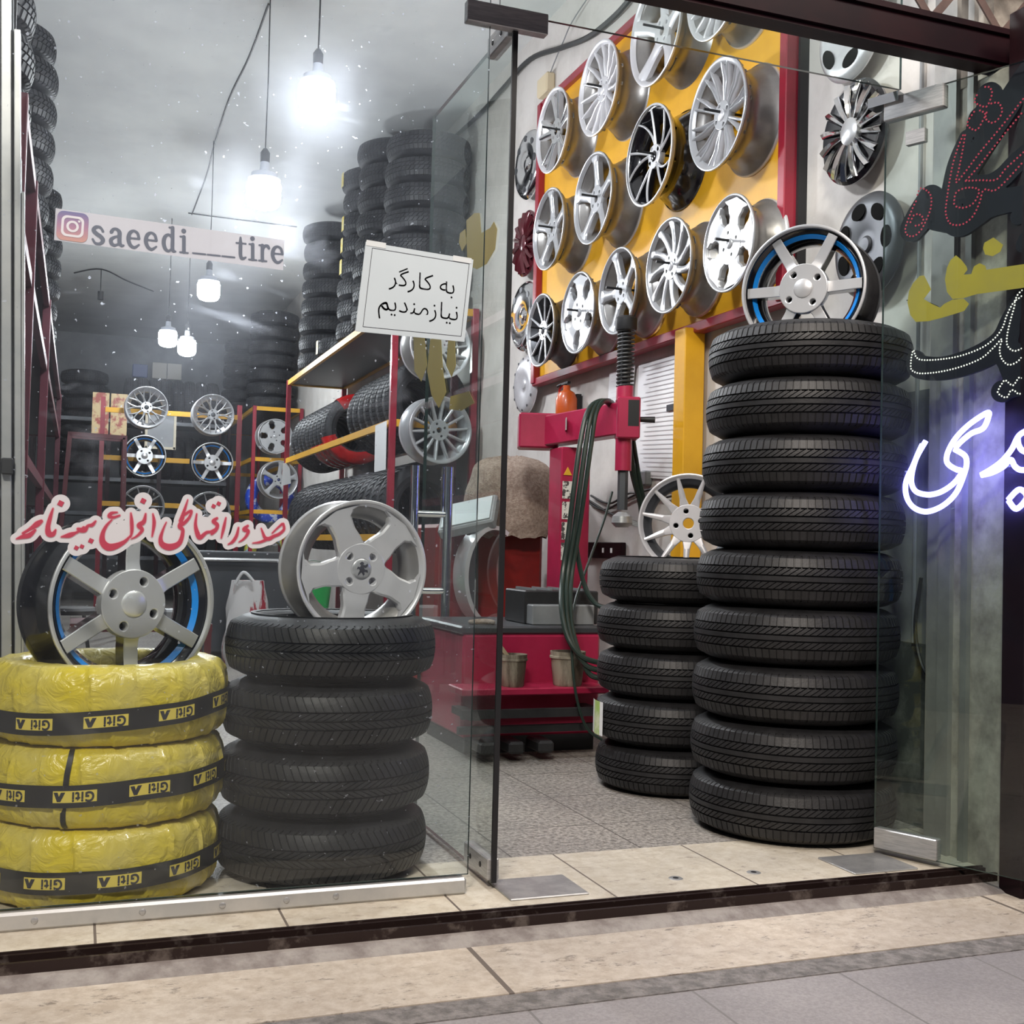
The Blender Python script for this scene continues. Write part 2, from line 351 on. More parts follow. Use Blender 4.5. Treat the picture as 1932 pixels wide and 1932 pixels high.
# ================================================================== SETTING
XW = 2.62; XL = -.95; YB = 17.0; ZC = 4.15
terrazzo = tile_mat('terrazzo', (.17, .155, .14), (.50, .465, .42), (.10, .09, .085), .41, .41, .04, .23, .005, 62, .5)
trav = tile_mat('travertine', (.60, .53, .42), (.73, .67, .56), (.16, .13, .11), .4165, 5.0, .3495, 1.3, .006, 22, .5, veins=(.28, .22, .18))
trav2 = tile_mat('travertine_worn', (.56, .475, .39), (.70, .62, .53), (.17, .14, .12), 1.48, 5.0, -.875, 1.3, .012, 30, .65, veins=(.16, .13, .11), bump=.4)
paver = tile_mat('grey_paver', (.31, .29, .295), (.40, .375, .38), (.20, .19, .19), .37, 9.0, -.14, 1.0, .006, 120, .75, bump=.3)
struct('trim_mortar', MB().box((1.2, -.612, -.0465), (7.0, .085, .008)), mat('mortar', (.15, .14, .137), .95, col2=(.27, .25, .245), scale=26, bump=.8, bscale=80))
struct('floor', MB().box(((XW+XL)/2+.05, (YB+.28)/2, -.05), (XW-XL+.3, YB-.28, .10)), terrazzo)
struct('trim_sill', MB().box((1.0, .056, -.05), (4.6, .448, .10)), trav)
struct('trim_step', MB().box((1.2, -.40, -.09), (7.0, .34, .10)), trav2)
struct('floor_sidewalk', MB().box((1.2, -3.57, -.095), (14, 6.0, .10)), paver)
b = MB()
b.box((1.2, -.176, -.012), (5.0, .018, .030)).box((1.2, -.226, -.016), (5.0, .010, .034)).box((1.2, -.20, -.032), (5.0, .06, .010)).box((1.2, -.171, .002), (5.0, .006, .010))
b2 = MB(); b2.v = [(-1.3, -.231, -.022), (3.7, -.231, -.022), (3.7, -.27, -.034), (-1.3, -.27, -.034), (3.7, -.285, -.0405), (-1.3, -.285, -.0405)]; b2.f = [(3, 2, 1, 0), (5, 4, 2, 3)]
struct('trim_cement', b2, mat('cement_fillet', (.36, .33, .31), .9, col2=(.22, .19, .18), scale=12, bump=.5, bscale=60))
struct('trim_gate_track', b, mat('rusty_track', (.022, .011, .010), .5, .3, col2=(.13, .105, .095), scale=11, thresh=(.54, .66), bump=.2, bscale=30))
struct('wall_right', MB().box((XW+.08, (YB+.1)/2, 2.1), (.16, YB-.1, 4.3)), M['plaster'])
struct('wall_left', MB().box((XL-.08, YB/2, 2.1), (.16, YB, 4.3)), M['wallgrey'])
struct('wall_back', MB().box((.85, YB+.08, 2.1), (4.0, .16, 4.3)), M['wallgrey'])
struct('ceiling', MB().box((.85, YB/2+.05, ZC+.06), (4.0, YB+.3, .12)), M['ceil'])
struct('wall_front', MB().box((.9, 0, 3.55), (4.2, .14, 1.2)), M['plaster'])
struct('wall_pillar', MB().box((2.72, -.08, 1.13), (.52, .34, 2.36), bev=.012).box((2.80, .05, 2.7), (.36, .10, .8)), M['oldplaster'])
struct('trim_jamb', MB().box((2.51, .045, 1.45), (.11, .05, 3.1)).box((2.452, -.015, 1.45), (.016, .05, 3.1)).box((2.452, -.10, 1.45), (.016, .025, 3.1)), mat('jamb_grey', (.30, .29, .27), .5, .2, col2=(.22, .21, .20), scale=5))
struct('trim_shade_lower', MB().box((XW-.004, .36, .30), (.008, .55, .60)), mat('dirty_wall_shade', (.045, .05, .045), .8, col2=(.24, .24, .21), scale=5, thresh=(.46, .72)))  # dirty marks on the wall, with the tyre stack's shade put into the dark colour
struct('trim_shade_upper', MB().box((XW-.003, .36, 1.02), (.006, .55, .84)), mat('grey_wall_shade', (.15, .16, .155), .8, col2=(.25, .25, .24), scale=4))  # thin sheet over the wall, its mid grey painting in the stack's shade higher up
struct('trim_post', MB().box((2.50, -.297, 1.18), (.12, .085, 2.52), bev=.004), M['maroon'])
b = MB(); b.box((1.4, -.16, 2.375), (3.6, .06, .12)); b.box((1.4, -.194, 2.42), (3.6, .01, .014)).box((1.4, -.194, 2.335), (3.6, .01, .014))
struct('trim_gate_beam', b, M['maroon'])
# folded scissor gate above the beam
g = thing('scissor_gate', 'brown steel lattice gate crossing above the dark red beam', 'gate', (1.2, -.16, 2.435))
brown = mat('brown_gate_steel', (.13, .085, .075), .5, .2, col2=(.09, .055, .05), scale=8)
MB().box((0, 0, .33), (3.0, .03, .03)).build('top_rail', brown, g)
for k in range(12):
    x = -1.5+.255*k
    for s in (-1, 1): MB().bar((x+.1275*(1-s), -.008*s, -.0), (x+.1275*(1+s), -.008*s, .30), .006, .024).build('lattice_bar', brown, g)
# ------------------------------------------------------------------ glazing
def pane(name, c, d, m, parent):
    """glass slab with dark green ground edges"""
    q = MB(); q.box(c, d); thin = min(range(3), key=lambda i: d[i])
    q.m = [0 if fi//2 == thin else 1 for fi in range(6)]
    return q.build(name, [m, M['glassedge']], parent)
win = struct('window_1', MB().box((-.02, 0, .021), (1.95, .045, .042), bev=.006), M['alu'])
for x in (-.06, .17, .35, .50, .62): MB().lathe([(.0, .004), (.006, .003), (.008, 0)], 10, M4=Matrix.Translation((x, -.0225, .022))@Matrix.Rotation(pi/2, 4, 'X')).build('rail_screw', M['steel'], win)
pane('window_pane', (.012, 0, 1.52), (1.904, .010, 2.95), M['win_glass'], win)
jamb = struct('trim_partition', MB().box((-.262, .70, 1.5), (.10, .03, 3.0)), M['mblack'])
def upright(xt, yt, xb, yb, wd, y, nm, m):
    a, b_ = P(xt, yt, 1, y), P(xb, yb, 1, y); b_.z = max(b_.z, .004); MB().bar(a, b_, wd, .04, bev=.002).build(nm, M[m], jamb)
for xt, yt, xb, wd, y, nm, m in ((12, -500, 13, .026, .66, 'frame_profile', 'alu'), (23, -500, 25, .008, .672, 'frame_gasket', 'mblack'), (33, 60, 35, .017, .66, 'frame_profile', 'alu'), (44, 365, 43, .008, .664, 'frame_profile', 'alu'), (39, 300, 39.5, .005, .670, 'frame_gasket', 'mblack'), (-4, -500, -3, .02, .67, 'frame_gasket', 'mblack'), (-24, -500, -24, .04, .66, 'frame_profile', 'alu')):
    upright(xt, yt, xb, 1570, wd, y, nm, m)
p = P(14, 880, 1, .635); MB().box((p.x, .63, p.z), (.030, .03, .045), bev=.003).build('frame_latch', M['plastic'], jamb)
tr = struct('window_2', MB().box((1.01, 0, 2.269), (.225, .03, .056), bev=.002), M['steel'])
pane('transom_pane', (1.63, 0, 2.64), (1.28, .010, .71), M['door_glass'], tr)
# left door leaf: pivots at x = 1.035 and stands open into the shop
d1 = thing('door_1', None, None, (1.035, 0, 0)); d1['kind'] = 'structure'
pane('door_pane', (0, .375, 1.142), (.011, .74, 2.25), M['door_glass'], d1)
def patch(z, y0, y1, h, par, nm='patch_fitting', th=.032):
    o = MB().box((0, (y0+y1)/2, z), (th, y1-y0, h), bev=.003).build(nm, M['steel'], par)
    for y in (y0+(y1-y0)*.3, y0+(y1-y0)*.72): MB().lathe([(0, .002), (.006, .002), (.008, 0)], 10, M4=Matrix.Translation((-th/2, y, z))@Matrix.Rotation(-pi/2, 4, 'Y')).build('screw', M['mblack'], o)
    return o
patch(.050, .004, .20, .055, d1); patch(2.262, .022, .18, .058, d1)
MB().box((0, .001, 1.142), (.014, .008, 2.25)).build('edge_seal', M['mblack'], d1)
for s in (-1, 1):
    h = MB().tube([(s*.055, .66, .66), (s*.055, .66, 1.13)], .014, 14).build('pull_handle', M['chrome'], d1)
    MB().cyl((0, .66, .98), (s*.055, .66, .98), .010).cyl((0, .66, .74), (s*.055, .66, .74), .010).build('handle_standoff', M['chrome'], h)
# right door leaf: opened out over the step, hinged at x = 2.255
HG = Vector((2.255, .045, 0)); DD = Vector((.39, -.92, 0)).normalized(); DN = Vector((DD.y, -DD.x, 0))  # DN faces the street's left
d2 = thing('door_2', None, None, HG); d2['kind'] = 'structure'; d2.rotation_euler = (0, 0, atan2(DD.y, DD.x)-pi/2)
pane('door_pane', (0, .40, 1.142), (.011, .80, 2.25), M['right_glass'], d2)
patch(.050, .004, .20, .06, d2); patch(2.232, .0, .19, .07, d2)
MB().box((-.0, .002, 2.262), (.05, .10, .03)).build('pivot_block', M['chrome'], d2)
MB().box((.0, .10, 2.13), (.02, .06, .04)).build('stop_block', M['steel'], d2)
# floor springs and bolts let into the sill
for x0, y0, lab in ((1.15, -.02, 'steel floor spring plate beside the left open glass door'), (2.155, -.052, 'steel floor spring plate in front of the tall tyre stack')):
    o = tag(MB().box((x0, y0, .002), (.215, .175, .006), bev=.002).build('floor_spring_plate', M['steel']), lab, 'floor plate')
for px, py, lab in ((1275, 1657, 'left small floor bolt hole in the cream sill'), (1422, 1646, 'right small floor bolt hole in the cream sill')):
    p = P(px, py, 2, 0); q = MB().lathe([(.006, .001), (.016, .002), (.02, 0)], 18, M4=Matrix.Translation((p.x, p.y, .0))).build('floor_bolt_socket', M['steel'])
    tag(q, lab, 'floor bolt')
    MB().cyl((p.x, p.y, -.002), (p.x, p.y, .0015), .008).build('socket_hole', M['mblack'], q)
p = P(1738, 300, 0, XW-.01)
tag(MB().tube([(XW-.012, p.y, .6), (XW-.012, p.y, 3.4)], .007, 8).build('wall_conduit', M['greyplastic']), 'thin grey conduit running up the cream wall behind the right glass door', 'conduit')
# ================================================================== TYRES
def tyre_geo(R_, W, rb, ribs, N=66, slit=.0045, groove=.007, hi=True):
    """tread and casing of a tyre whose axis is z; W is its section width"""
    T = .345*W; tread = MB(); cas = MB()
    crown = lambda z: R_-.012*abs(z/T)**2.3
    ax = []                                   # z, depth flag (0 rib, 1 groove), slit flag, shear
    sh0 = ribs[0]
    ax.append((-1.16*T, .012, sh0[2], 0)); ax.append((-1.08*T, .004, sh0[2], 0))
    for i, (a, b_, sl, shr) in enumerate(ribs):
        n = 2 if not shr else 4
        for k in range(n):
            ax.append(((a+(b_-a)*k/(n-1))*T, 0, sl, shr, (a+b_)/2*T))
        if i < len(ribs)-1:
            c = ribs[i+1][0]; ax.append(((b_+.012)*T, groove, 0, 0)); ax.append(((c-.012)*T, groove, 0, 0))
    ax.append((1.08*T, .004, ribs[-1][2], 0)); ax.append((1.16*T, .012, ribs[-1][2], 0))
    cols = [(0, 0), (.78, 0), (.82, 1), (.96, 1)] if hi else [(0, 0), (.6, 0), (.72, 1), (.94, 1)]
    vs = []; n = len(ax)
    for j in range(N):
        for fr, s in cols:
            for e in ax:
                z, dp, sl, shr = e[:4]; zc = e[4] if len(e) > 4 else 0
                r_ = crown(z)-dp-(slit if (s and sl) else 0)
                a = 2*pi*(j+fr)/N+shr*(z-zc)/R_
                vs.append((r_*cos(a), r_*sin(a), z))
    m_ = N*len(cols); fs = []
    for k in range(m_):
        k2 = (k+1) % m_
        for i in range(n-1): fs.append((k*n+i, k2*n+i, k2*n+i+1, k*n+i+1))
    tread.add(vs, fs)
    e = crown(1.16*T)-.0125
    half = [(e+.004, 1.13*T), (e-.006, 1.22*T), (R_-.046, .452*W), (R_-.062, .476*W), (R_-.080, .494*W), ((R_+rb)/2-.012, .5*W), (rb+.040, .487*W), (rb+.030, .478*W), (rb+.026, .482*W), (rb+.018, .470*W), (rb+.008, .45*W), (rb, .42*W), (rb, .36*W), (rb+.016, .36*W), ((R_+rb)/2, .43*W), (R_-.05, .40*W), (R_-.030, .25*W)]
    cas.lathe([(r_, z) for r_, z in half]+[(r_, -z) for r_, z in half[::-1]], 96 if hi else 56)
    return tread, cas
RIBS_A = [(-1, -.58, 1, 0), (-.50, -.19, 1, 1.5), (-.11, .11, 0, 0), (.19, .50, 1, 1.5), (.58, 1, 1, 0)]
RIBS_B = [(-1, -.40, 1, .5), (-.33, -.04, 1, -1.9), (.04, .33, 1, 1.9), (.40, 1, 1, -.5)]
RIBS_C = [(-1, -.52, 1, 0), (-.44, -.06, 1, .8), (.06, .44, 1, .8), (.52, 1, 1, 0)]
RIBS_D = [(-1, -.55, 1, .8), (-.40, -.08, 1, -2.2), (.08, .40, 1, 2.2), (.55, 1, 1, -.8)]
TM = {}
def tyre_meshes(key, *a, **k):
    if key not in TM:
        t, c = tyre_geo(*a, **k)
        if k.get('hi', True): TM[key] = (t.mesh('tread_'+key, M['rubber'], 28), c.mesh('casing_'+key, M['rubber'], 40))
        else:
            t.add(c.v, c.f); TM[key] = (t.mesh('tyre_'+key, M['rubber2'], 28),)
    return TM[key]
def tyre(key, loc, label, group=None, rot=(0, 0, 0)):
    ms = TM[key]
    if len(ms) == 1:
        o = link('tyre', ms[0]); o.location = loc; o.rotation_euler = rot; return tag(o, label, 'tyre', group)
    o = thing('tyre', label, 'tyre', loc, group); o.rotation_euler = rot
    link('tread', ms[0], o); link('casing', ms[1], o); return o
tyre_meshes('tall', .328, .179, .195, RIBS_A, 92)
tyre_meshes('black', .286, .171, .180, RIBS_B, 84)
tyre_meshes('small', .287, .171, .180, RIBS_A, 84)
tyre_meshes('rack', .31, .18, .19, RIBS_C, 56, hi=False)
tyre_meshes('block', .33, .20, .19, RIBS_D, 44, slit=.008, groove=.009, hi=False)
# the nine tyre stack in the doorway
up_x = [0, .0, .002, .006, .012, .018, .026, .034, .040]
for i in range(9):
    tyre('tall', (2.205+up_x[i], .41+rnd.uniform(-.004, .004), .0905+i*.1795), '%s tyre of the nine tyre stack in the doorway' % nth(i, 9), 'tyres of the tall stack in the doorway', (R(rnd.uniform(-.25, .25)), 0, rnd.uniform(0, 6)))
for i in range(4):
    tyre('black', (.655+.004*i, .345, .0865+i*.1725), '%s tyre of the four tyre black stack in the window' % nth(i, 4), 'tyres of the black stack in the window', (0, 0, rnd.uniform(0, 6)))
for i in range(5):
    tyre('small', (2.125+(.006, -.004, .004, 0, .006)[i], 1.085, .0865+i*.1725), '%s tyre of the five tyre stack behind the tall stack' % nth(i, 5), 'tyres of the low stack behind the tall one', (0, 0, rnd.uniform(0, 6)))
# green and white paper label round the second small tyre
b = MB(); n = 10
for k in range(n+1):
    a = R(158+k*2.6); 
    for z in (-.062, .062): b.v.append((.2895*cos(a), .2895*sin(a), z))
b.f = [(2*k, 2*k+2, 2*k+3, 2*k+1) for k in range(n)]; b.m = [0 if 2 < k < 8 else 1 for k in range(n)]
lb = b.build('tyre_label', [mat('lime_label', (.42, .60, .16), .4, col2=(.75, .80, .55), scale=22), M['whitepaper']])
lb.location = (2.121, 1.085, .259); lb['label'] = 'green and white paper label on a tyre of the low stack'; lb['category'] = 'label'
# ------------------------------------------------------------------ wrapped yellow tyres
wrapm = bpy.data.materials.new('yellow_wrap_film'); wrapm.use_nodes = True
nt = wrapm.node_tree; bs = nt.nodes['Principled BSDF']; bs.inputs['Roughness'].default_value = .33; bs.inputs['Coat Weight'].default_value = .35; bs.inputs['Coat Roughness'].default_value = .12
tc = nt.nodes.new('ShaderNodeTexCoord'); nz = nt.nodes.new('ShaderNodeTexNoise'); nz.inputs['Scale'].default_value = 7; nz.inputs['Detail'].default_value = 5; nt.links.new(tc.outputs['Object'], nz.inputs[0])
rp = nt.nodes.new('ShaderNodeValToRGB'); rp.color_ramp.elements[0].position = .35; rp.color_ramp.elements[1].position = .7
rp.color_ramp.elements[0].color = (.66, .52, .025, 1); rp.color_ramp.elements[1].color = (.58, .49, .14, 1); nt.links.new(nz.outputs['Fac'], rp.inputs[0]); nt.links.new(rp.outputs[0], bs.inputs['Base Color'])
vo = nt.nodes.new('ShaderNodeTexNoise'); vo.inputs['Scale'].default_value = 17; vo.inputs['Detail'].default_value = 3; vo.inputs['Distortion'].default_value = 2.4; nt.links.new(tc.outputs['Object'], vo.inputs[0])
bp = nt.nodes.new('ShaderNodeBump'); bp.inputs['Strength'].default_value = .38; bp.inputs['Distance'].default_value = .02; nt.links.new(vo.outputs['Fac'], bp.inputs['Height']); nt.links.new(bp.outputs[0], bs.inputs['Normal'])
RW, HW = .292, .095
def wrap_r(phi, a, seed):
    """point of the wrapped ring: a is the angle round the axis, phi the angle round its section"""
    cs, sn = cos(phi), sin(phi); e = .62
    x = abs(cs)**e*(1 if cs > 0 else -1); z = abs(sn)**e*(1 if sn > 0 else -1)
    rad = .235+.057*x*(1 if x > 0 else .85); zz = HW*z
    turn = a*18/(2*pi)+phi*.10+.35*noise.noise((seed, cos(a)*2, sin(a)*2)); f = turn-math.floor(turn)
    ridge = .0065*(1-f)**2+(.002 if f < .06 else 0)
    nn = noise.noise((9*cos(a)+seed, 9*sin(a), 3*phi))*.0035
    k = ridge+nn
    return rad+k*x-.0035, zz*(1+k*3) if abs(z) > .9 else zz
for i in range(3):
    zc = .098+i*.191
    t = thing('wrapped_tyre', '%s tyre of the yellow film wrapped stack in the window' % nth(i, 3), 'tyre', (.085+(.0, .004, .008)[i], .335, zc), 'yellow wrapped tyres')
    q = MB(); NA, NP = 288, 36
    for k in range(NA):
        a = 2*pi*k/NA
        for j in range(NP):
            r_, z = wrap_r(2*pi*j/NP, a, i*7.3); q.v.append((r_*cos(a), r_*sin(a), max(-HW, min(HW, z))))
    q.f = [(k*NP+j, ((k+1) % NA)*NP+j, ((k+1) % NA)*NP+(j+1) % NP, k*NP+(j+1) % NP) for k in range(NA) for j in range(NP)]
    q.build('wrap', wrapm, t, 50)
    # printed black band, tilted a little on each tyre
    zb = (-.016, -.006, -.020)[i]; tl = (.006, .014, .022)[i]; a0 = R((-80, -95, -70)[i]); hb = .026
    surf = lambda a, z: .2925+(.0012 if abs(z) < .05 else 0)
    zoff = lambda a: zb+tl*sin(a-a0)+.004*noise.noise((i*5.1, 2*cos(a)+2, 2*sin(a)))
    q = MB(); NB = 144
    for k in range(NB):
        a = 2*pi*k/NB
        for z in (-hb, 0, hb):
            q.v.append((.2992*cos(a), .2992*sin(a), z+zoff(a)))
    q.f = [(k*3+j, ((k+1) % NB)*3+j, ((k+1) % NB)*3+j+1, k*3+j+1) for k in range(NB) for j in (0, 1)]
    band = q.build('brand_band', mat('black_band_print', (.014, .014, .016), .3, coat=.3), t)
    gv, gf = text_geo('Giti', .043, 0, .0015, 1.16); arrow = [[(-.014, -.013), (-.003, .014), (.005, .014), (.014, -.013), (.004, -.013), (.0008, -.001), (-.004, -.013)]]
    av, af = filled(arrow, .0)
    for k in range(11):
        am = 2*pi*(k+.35*i)/11-pi/2+.12
        q = MB(); L2 = .049; h2 = .0135; ns = 8
        bend = lambda x, z, rr: (rr*cos(am+x/.295), rr*sin(am+x/.295), z+zoff(am+x/.295))
        for s in range(ns+1):
            x = -L2+2*L2*s/ns; q.v += [bend(x, -h2, .2998), bend(x, h2, .2998)]
        q.f = [(2*s, 2*s+2, 2*s+3, 2*s+1) for s in range(ns)]; q.m = [0]*ns
        # the print stands upside down on the tyres
        q.add([bend(-(v.x*.66-.019), -v.y*.75, .3004) for v in gv], gf, 1)
        q.add([bend(-(v.x*.95+.034), -v.y*.8, .3004) for v in av], af, 1)
        q.build('brand_label', [mat('label_yellow', (.70, .56, .10), .35), M['ink']], band)
    if i == 1:
        q = MB()
        for k in range(13):
            ph = R(-75+150*k/12)
            for da in (-.022, .022):
                a = R(-109)+da+.02*sin(ph*2); r_, z = wrap_r(ph, a, i*7.3); q.v.append(((r_+.004)*cos(a), (r_+.004)*sin(a), max(-.096, min(.096, z))))
        q.f = [(2*k, 2*k+1, 2*k+3, 2*k+2) for k in range(12)]; q.build('strap', M['mblack'], t)
# ================================================================== RIMS
def spoke_geo(q, sm, top=0, side=0, crown=.3, ch=.004):
    """one spoke: samples (radius, half width, angle offset, top z, thickness)"""
    n = len(sm); base = len(q.v); rows = []
    for r_, hw, ph, zt, th in sm:
        c, s = cos(ph), sin(ph); ex = (c, s); ey = (-s, c)
        def pt(l, z): return (r_*cos(ph+l/r_), r_*sin(ph+l/r_), z)
        rows.append([pt(-hw, zt-th), pt(-hw, zt-ch), pt(-hw+min(ch, hw*.45), zt), pt(0, zt+crown*ch), pt(hw-min(ch, hw*.45), zt), pt(hw, zt-ch), pt(hw, zt-th)])
    vs = [p for r_ in rows for p in r_]; fs = []; ms = []
    for i in range(n-1):
        for k in range(7):
            k2 = (k+1) % 7; fs.append((i*7+k, i*7+k2, (i+1)*7+k2, (i+1)*7+k)); ms.append(top if k in (1, 2, 3, 4) else side)
    o = len(q.v); q.v += vs; q.f += [tuple(x+o for x in f) for f in fs]; q.m += ms
    return q
def lerp(tab, t):
    for (a, va), (b_, vb) in zip(tab, tab[1:]):
        if t <= b_: 
            u = (t-a)/(b_-a); u = u*u*(3-2*u) if len(tab) > 2 else u
            return va+(vb-va)*u
    return tab[-1][1]
RT = {}
RR, RWD = .2, .165
def make_rim(key, n, hw, phi=None, zt=None, th=.028, hub=.060, lug=4, lugr=.040, lr=.0095, mats=('silver', 'silver', 'barrel', 'silver'), pair=0.0, bore=0, ring=None, la=.3, cup='hole', cap='silver', crown=.3, r1=.186, ch=.004, capm=None, pairhub=.03, deep=.0, lipw=.014):
    """meshes of a wheel rim of radius .2 facing +z: mats = spoke face, spoke side, barrel, lip"""
    fm, sm_, bm, lm = [M[x] for x in mats]
    phi = phi or [(0, 0), (1, 0)]; zt = zt or [(0, -.020), (1, -.010)]
    parts = []
    w_ = RWD
    bar = [(RR, -.010), (RR-.012, -.014), (RR-.016, -.030), (RR-.030, -.044), (RR-.044, -.060), (RR-.044, -.092), (RR-.026, -.120), (RR-.012, -w_+.016), (RR-.003, -w_+.012), (RR, -w_+.006), (RR-.003, -w_), (RR-.014, -w_), (RR-.022, -w_+.018), (RR-.036, -.118), (RR-.052, -.092), (RR-.052, -.060), (RR-.038, -.040), (RR-.024, -.026), (RR-lipw, -.012)]
    parts.append(('rim_barrel', MB().lathe(bar, 80, closed=True).mesh(key+'_barrel', bm, 50), None))
    lip = [(RR-.003, -.012), (RR, -.008), (RR, -.002), (RR-.003, 0), (RR-.008, -.001), (RR-lipw, -.008), (RR-lipw-.006, -.016), (RR-lipw-.003, -.020)]
    rfl = [(RR-.004, -w_+.013), (RR+.0008, -w_+.007), (RR+.0006, -w_-.0008), (RR-.006, -w_-.001)]
    parts.append(('rear_flange', MB().lathe(rfl, 80).mesh(key+'_flange', bm if bm in (M['gblack'], M['gunmetal']) else M['silver'], 50), None))
    parts.append(('rim_lip', MB().lathe(lip, 80, closed=True).mesh(key+'_lip', lm, 50), None))
    def sp(sgn):
        out = []
        for k in range(23):
            t = k/22; r_ = hub*.82+(r1-hub*.82)*t
            f = lerp(phi, t)+(sgn*(pairhub*(1-t)+pair*t) if sgn else 0)
            out.append((r_, lerp(hw, t), f, lerp(zt, t), th))
        return out
    q = MB()
    if pair:
        spoke_geo(q, sp(1), 0, 1, crown, ch); spoke_geo(q, sp(-1), 0, 1, crown, ch)
    else: spoke_geo(q, sp(0), 0, 1, crown, ch)
    parts.append(('spoke', q.mesh(key+'_spoke', [fm, sm_], 40), [2*pi*k/n for k in range(n)]))
    zh = lerp(zt, 0)+.001
    polys = [circle(0, 0, hub, 48)]+[circle(lugr*cos(2*pi*k/lug+la), lugr*sin(2*pi*k/lug+la), lr, 14) for k in range(lug)]+[circle(0, 0, bore or .020, 24)]
    v, f = filled(polys, .011, .0025); q = MB().add([(p.x, p.y, p.z+zh-.0115) for p in v], f)
    parts.append(('hub', q.mesh(key+'_hub', [fm], 40), None))
    if cup:
        q = MB()
        q.lathe([(lr*1.22, zh-.0005), (lr*1.18, zh+.0012), (lr*1.02, zh+.0008), (lr*.98, zh-.006), (lr*.80, zh-.030), (0, zh-.031)], 22, M4=Matrix.Translation((lugr, 0, 0)))
        parts.append(('lug_hole', q.mesh(key+'_lug', M[cup], 50), [2*pi*k/lug+la for k in range(lug)]))
    if not bore:
        cr = {'peugeot': .029, 'six': .030}.get(key, .022); q = MB().lathe([(0, zh+.008), (cr*.8, zh+.0075), (cr, zh+.004), (cr, zh-.014), (0, zh-.014)], 28)
        parts.append(('center_cap', q.mesh(key+'_cap', [M[cap]], 40), None))
    if ring:
        q = MB().lathe([(RR-.0262, -.0262), (RR-.0372, -.0372), (RR-.0385, -.0362), (RR-.0275, -.0252)], 64, closed=True); parts.append(('colour_ring', q.mesh(key+'_ring', M[ring], 40), None))
    RT[key] = parts
def orient(o, pos, nrm, spin=0.0, s=1.0):
    z = Vector(nrm).normalized(); x = Vector((0, 0, 1)).cross(z).normalized(); y = z.cross(x)
    m = Matrix((x, y, z)).transposed().to_4x4()@Matrix.Rotation(spin, 4, 'Z')
    o.matrix_world = Matrix.Translation(Vector(pos))@m@Matrix.Scale(s, 4)
def rim(key, pos, nrm, rad, label, group=None, spin=0.0, name='alloy_wheel', cat='wheel rim'):
    o = thing(name, label, cat, group=group)
    for nm, me, angs in RT[key]:
        for a in (angs or [0]):
            c = link(nm, me, o)
            if a: c.rotation_euler = (0, 0, a)
    orient(o, pos, nrm, spin, rad/RR); return o
make_rim('six', 6, [(0, .021), (.25, .0175), (1, .0165)], zt=[(0, -.012), (.3, -.018), (1, -.012)], th=.040, hub=.076, lug=4, lugr=.055, lr=.0125, cup='hole', la=.61, mats=('machined', 'gblack', 'gblack', 'machined'), ring='blue', cap='machined', lipw=.006, crown=0, ch=.002, r1=.184)
make_rim('peugeot', 5, [(0, .056), (.22, .042), (.5, .0345), (.75, .037), (.9, .052), (1, .082)], zt=[(0, -.020), (.5, -.012), (1, -.010)], th=.03, hub=.072, lugr=.051, lr=.0135, la=0, cup='steel', mats=('silver', 'silver', 'barrel', 'silver'), cap='silver2', lipw=.012, ch=.006)
make_rim('slot5', 5, [(0, .044), (.35, .040), (.7, .062), (1, .100)], zt=[(0, -.014), (.6, -.008), (1, -.008)], hub=.084, lug=4, lugr=.050, mats=('silver2', 'silver2', 'barrel', 'silver2'), cap='silver2', ch=.006)
make_rim('star5', 5, [(0, .030), (.3, .021), (.75, .022), (1, .036)], zt=[(0, -.024), (1, -.008)], hub=.058, mats=('silver2', 'silver2', 'barrel', 'silver2'), cap='silver', ch=.006, bore=.018)
make_rim('blade5', 5, [(0, .030), (.4, .024), (1, .030)], zt=[(0, -.034), (1, -.008)], hub=.056, mats=('silver', 'silver', 'barrel', 'silver'), ch=.010, bore=.018)
make_rim('split5', 5, [(0, .014), (1, .012)], pair=.22, pairhub=.14, zt=[(0, -.026), (1, -.010)], hub=.058, mats=('chrome', 'silver', 'barrel', 'silver'), bore=.02)
make_rim('fan15', 15, [(0, .0075), (1, .0062)], phi=[(0, 0), (1, .10)], zt=[(0, -.030), (.5, -.020), (1, -.008)], hub=.052, mats=('silver', 'silver', 'barrel', 'silver'))
make_rim('fan14', 14, [(0, .0085), (1, .0070)], zt=[(0, -.026), (1, -.010)], hub=.060, lugr=.038, mats=('silver2', 'silver', 'silver2', 'silver2'), bore=.019, lipw=.020)
make_rim('turbine10', 11, [(0, .016), (.6, .013), (1, .018)], phi=[(0, 0), (1, .30)], zt=[(0, -.018), (1, -.008)], hub=.056, mats=('silver2', 'silver2', 'barrel', 'silver2'))
make_rim('pair5', 10, [(0, .0060), (1, .0052)], pair=.11, pairhub=.07, zt=[(0, -.026), (.5, -.02), (1, -.006)], hub=.050, mats=('silver2', 'silver', 'barrel', 'silver2'), lipw=.020)
make_rim('blackY', 5, [(0, .0065), (1, .0055)], pair=.30, pairhub=.06, phi=[(0, 0), (1, .35)], zt=[(0, -.030), (1, -.006)], hub=.046, mats=('machined', 'gblack', 'gblack', 'machined'), cap='gblack', lipw=.004, ch=.005)
make_rim('ten', 10, [(0, .011), (1, .0055)], zt=[(0, -.022), (1, -.008)], hub=.052, mats=('silver2', 'mblack', 'gunmetal', 'silver2'), cap='gunmetal', lipw=.016)
make_rim('star10', 11, [(0, .021), (.4, .0125), (1, .0070)], zt=[(0, -.020), (1, -.006)], hub=.074, lug=4, lugr=.050, lr=.0125, la=.1, mats=('silver', 'silver', 'gunmetal', 'silver'), bore=.024, ch=.003)
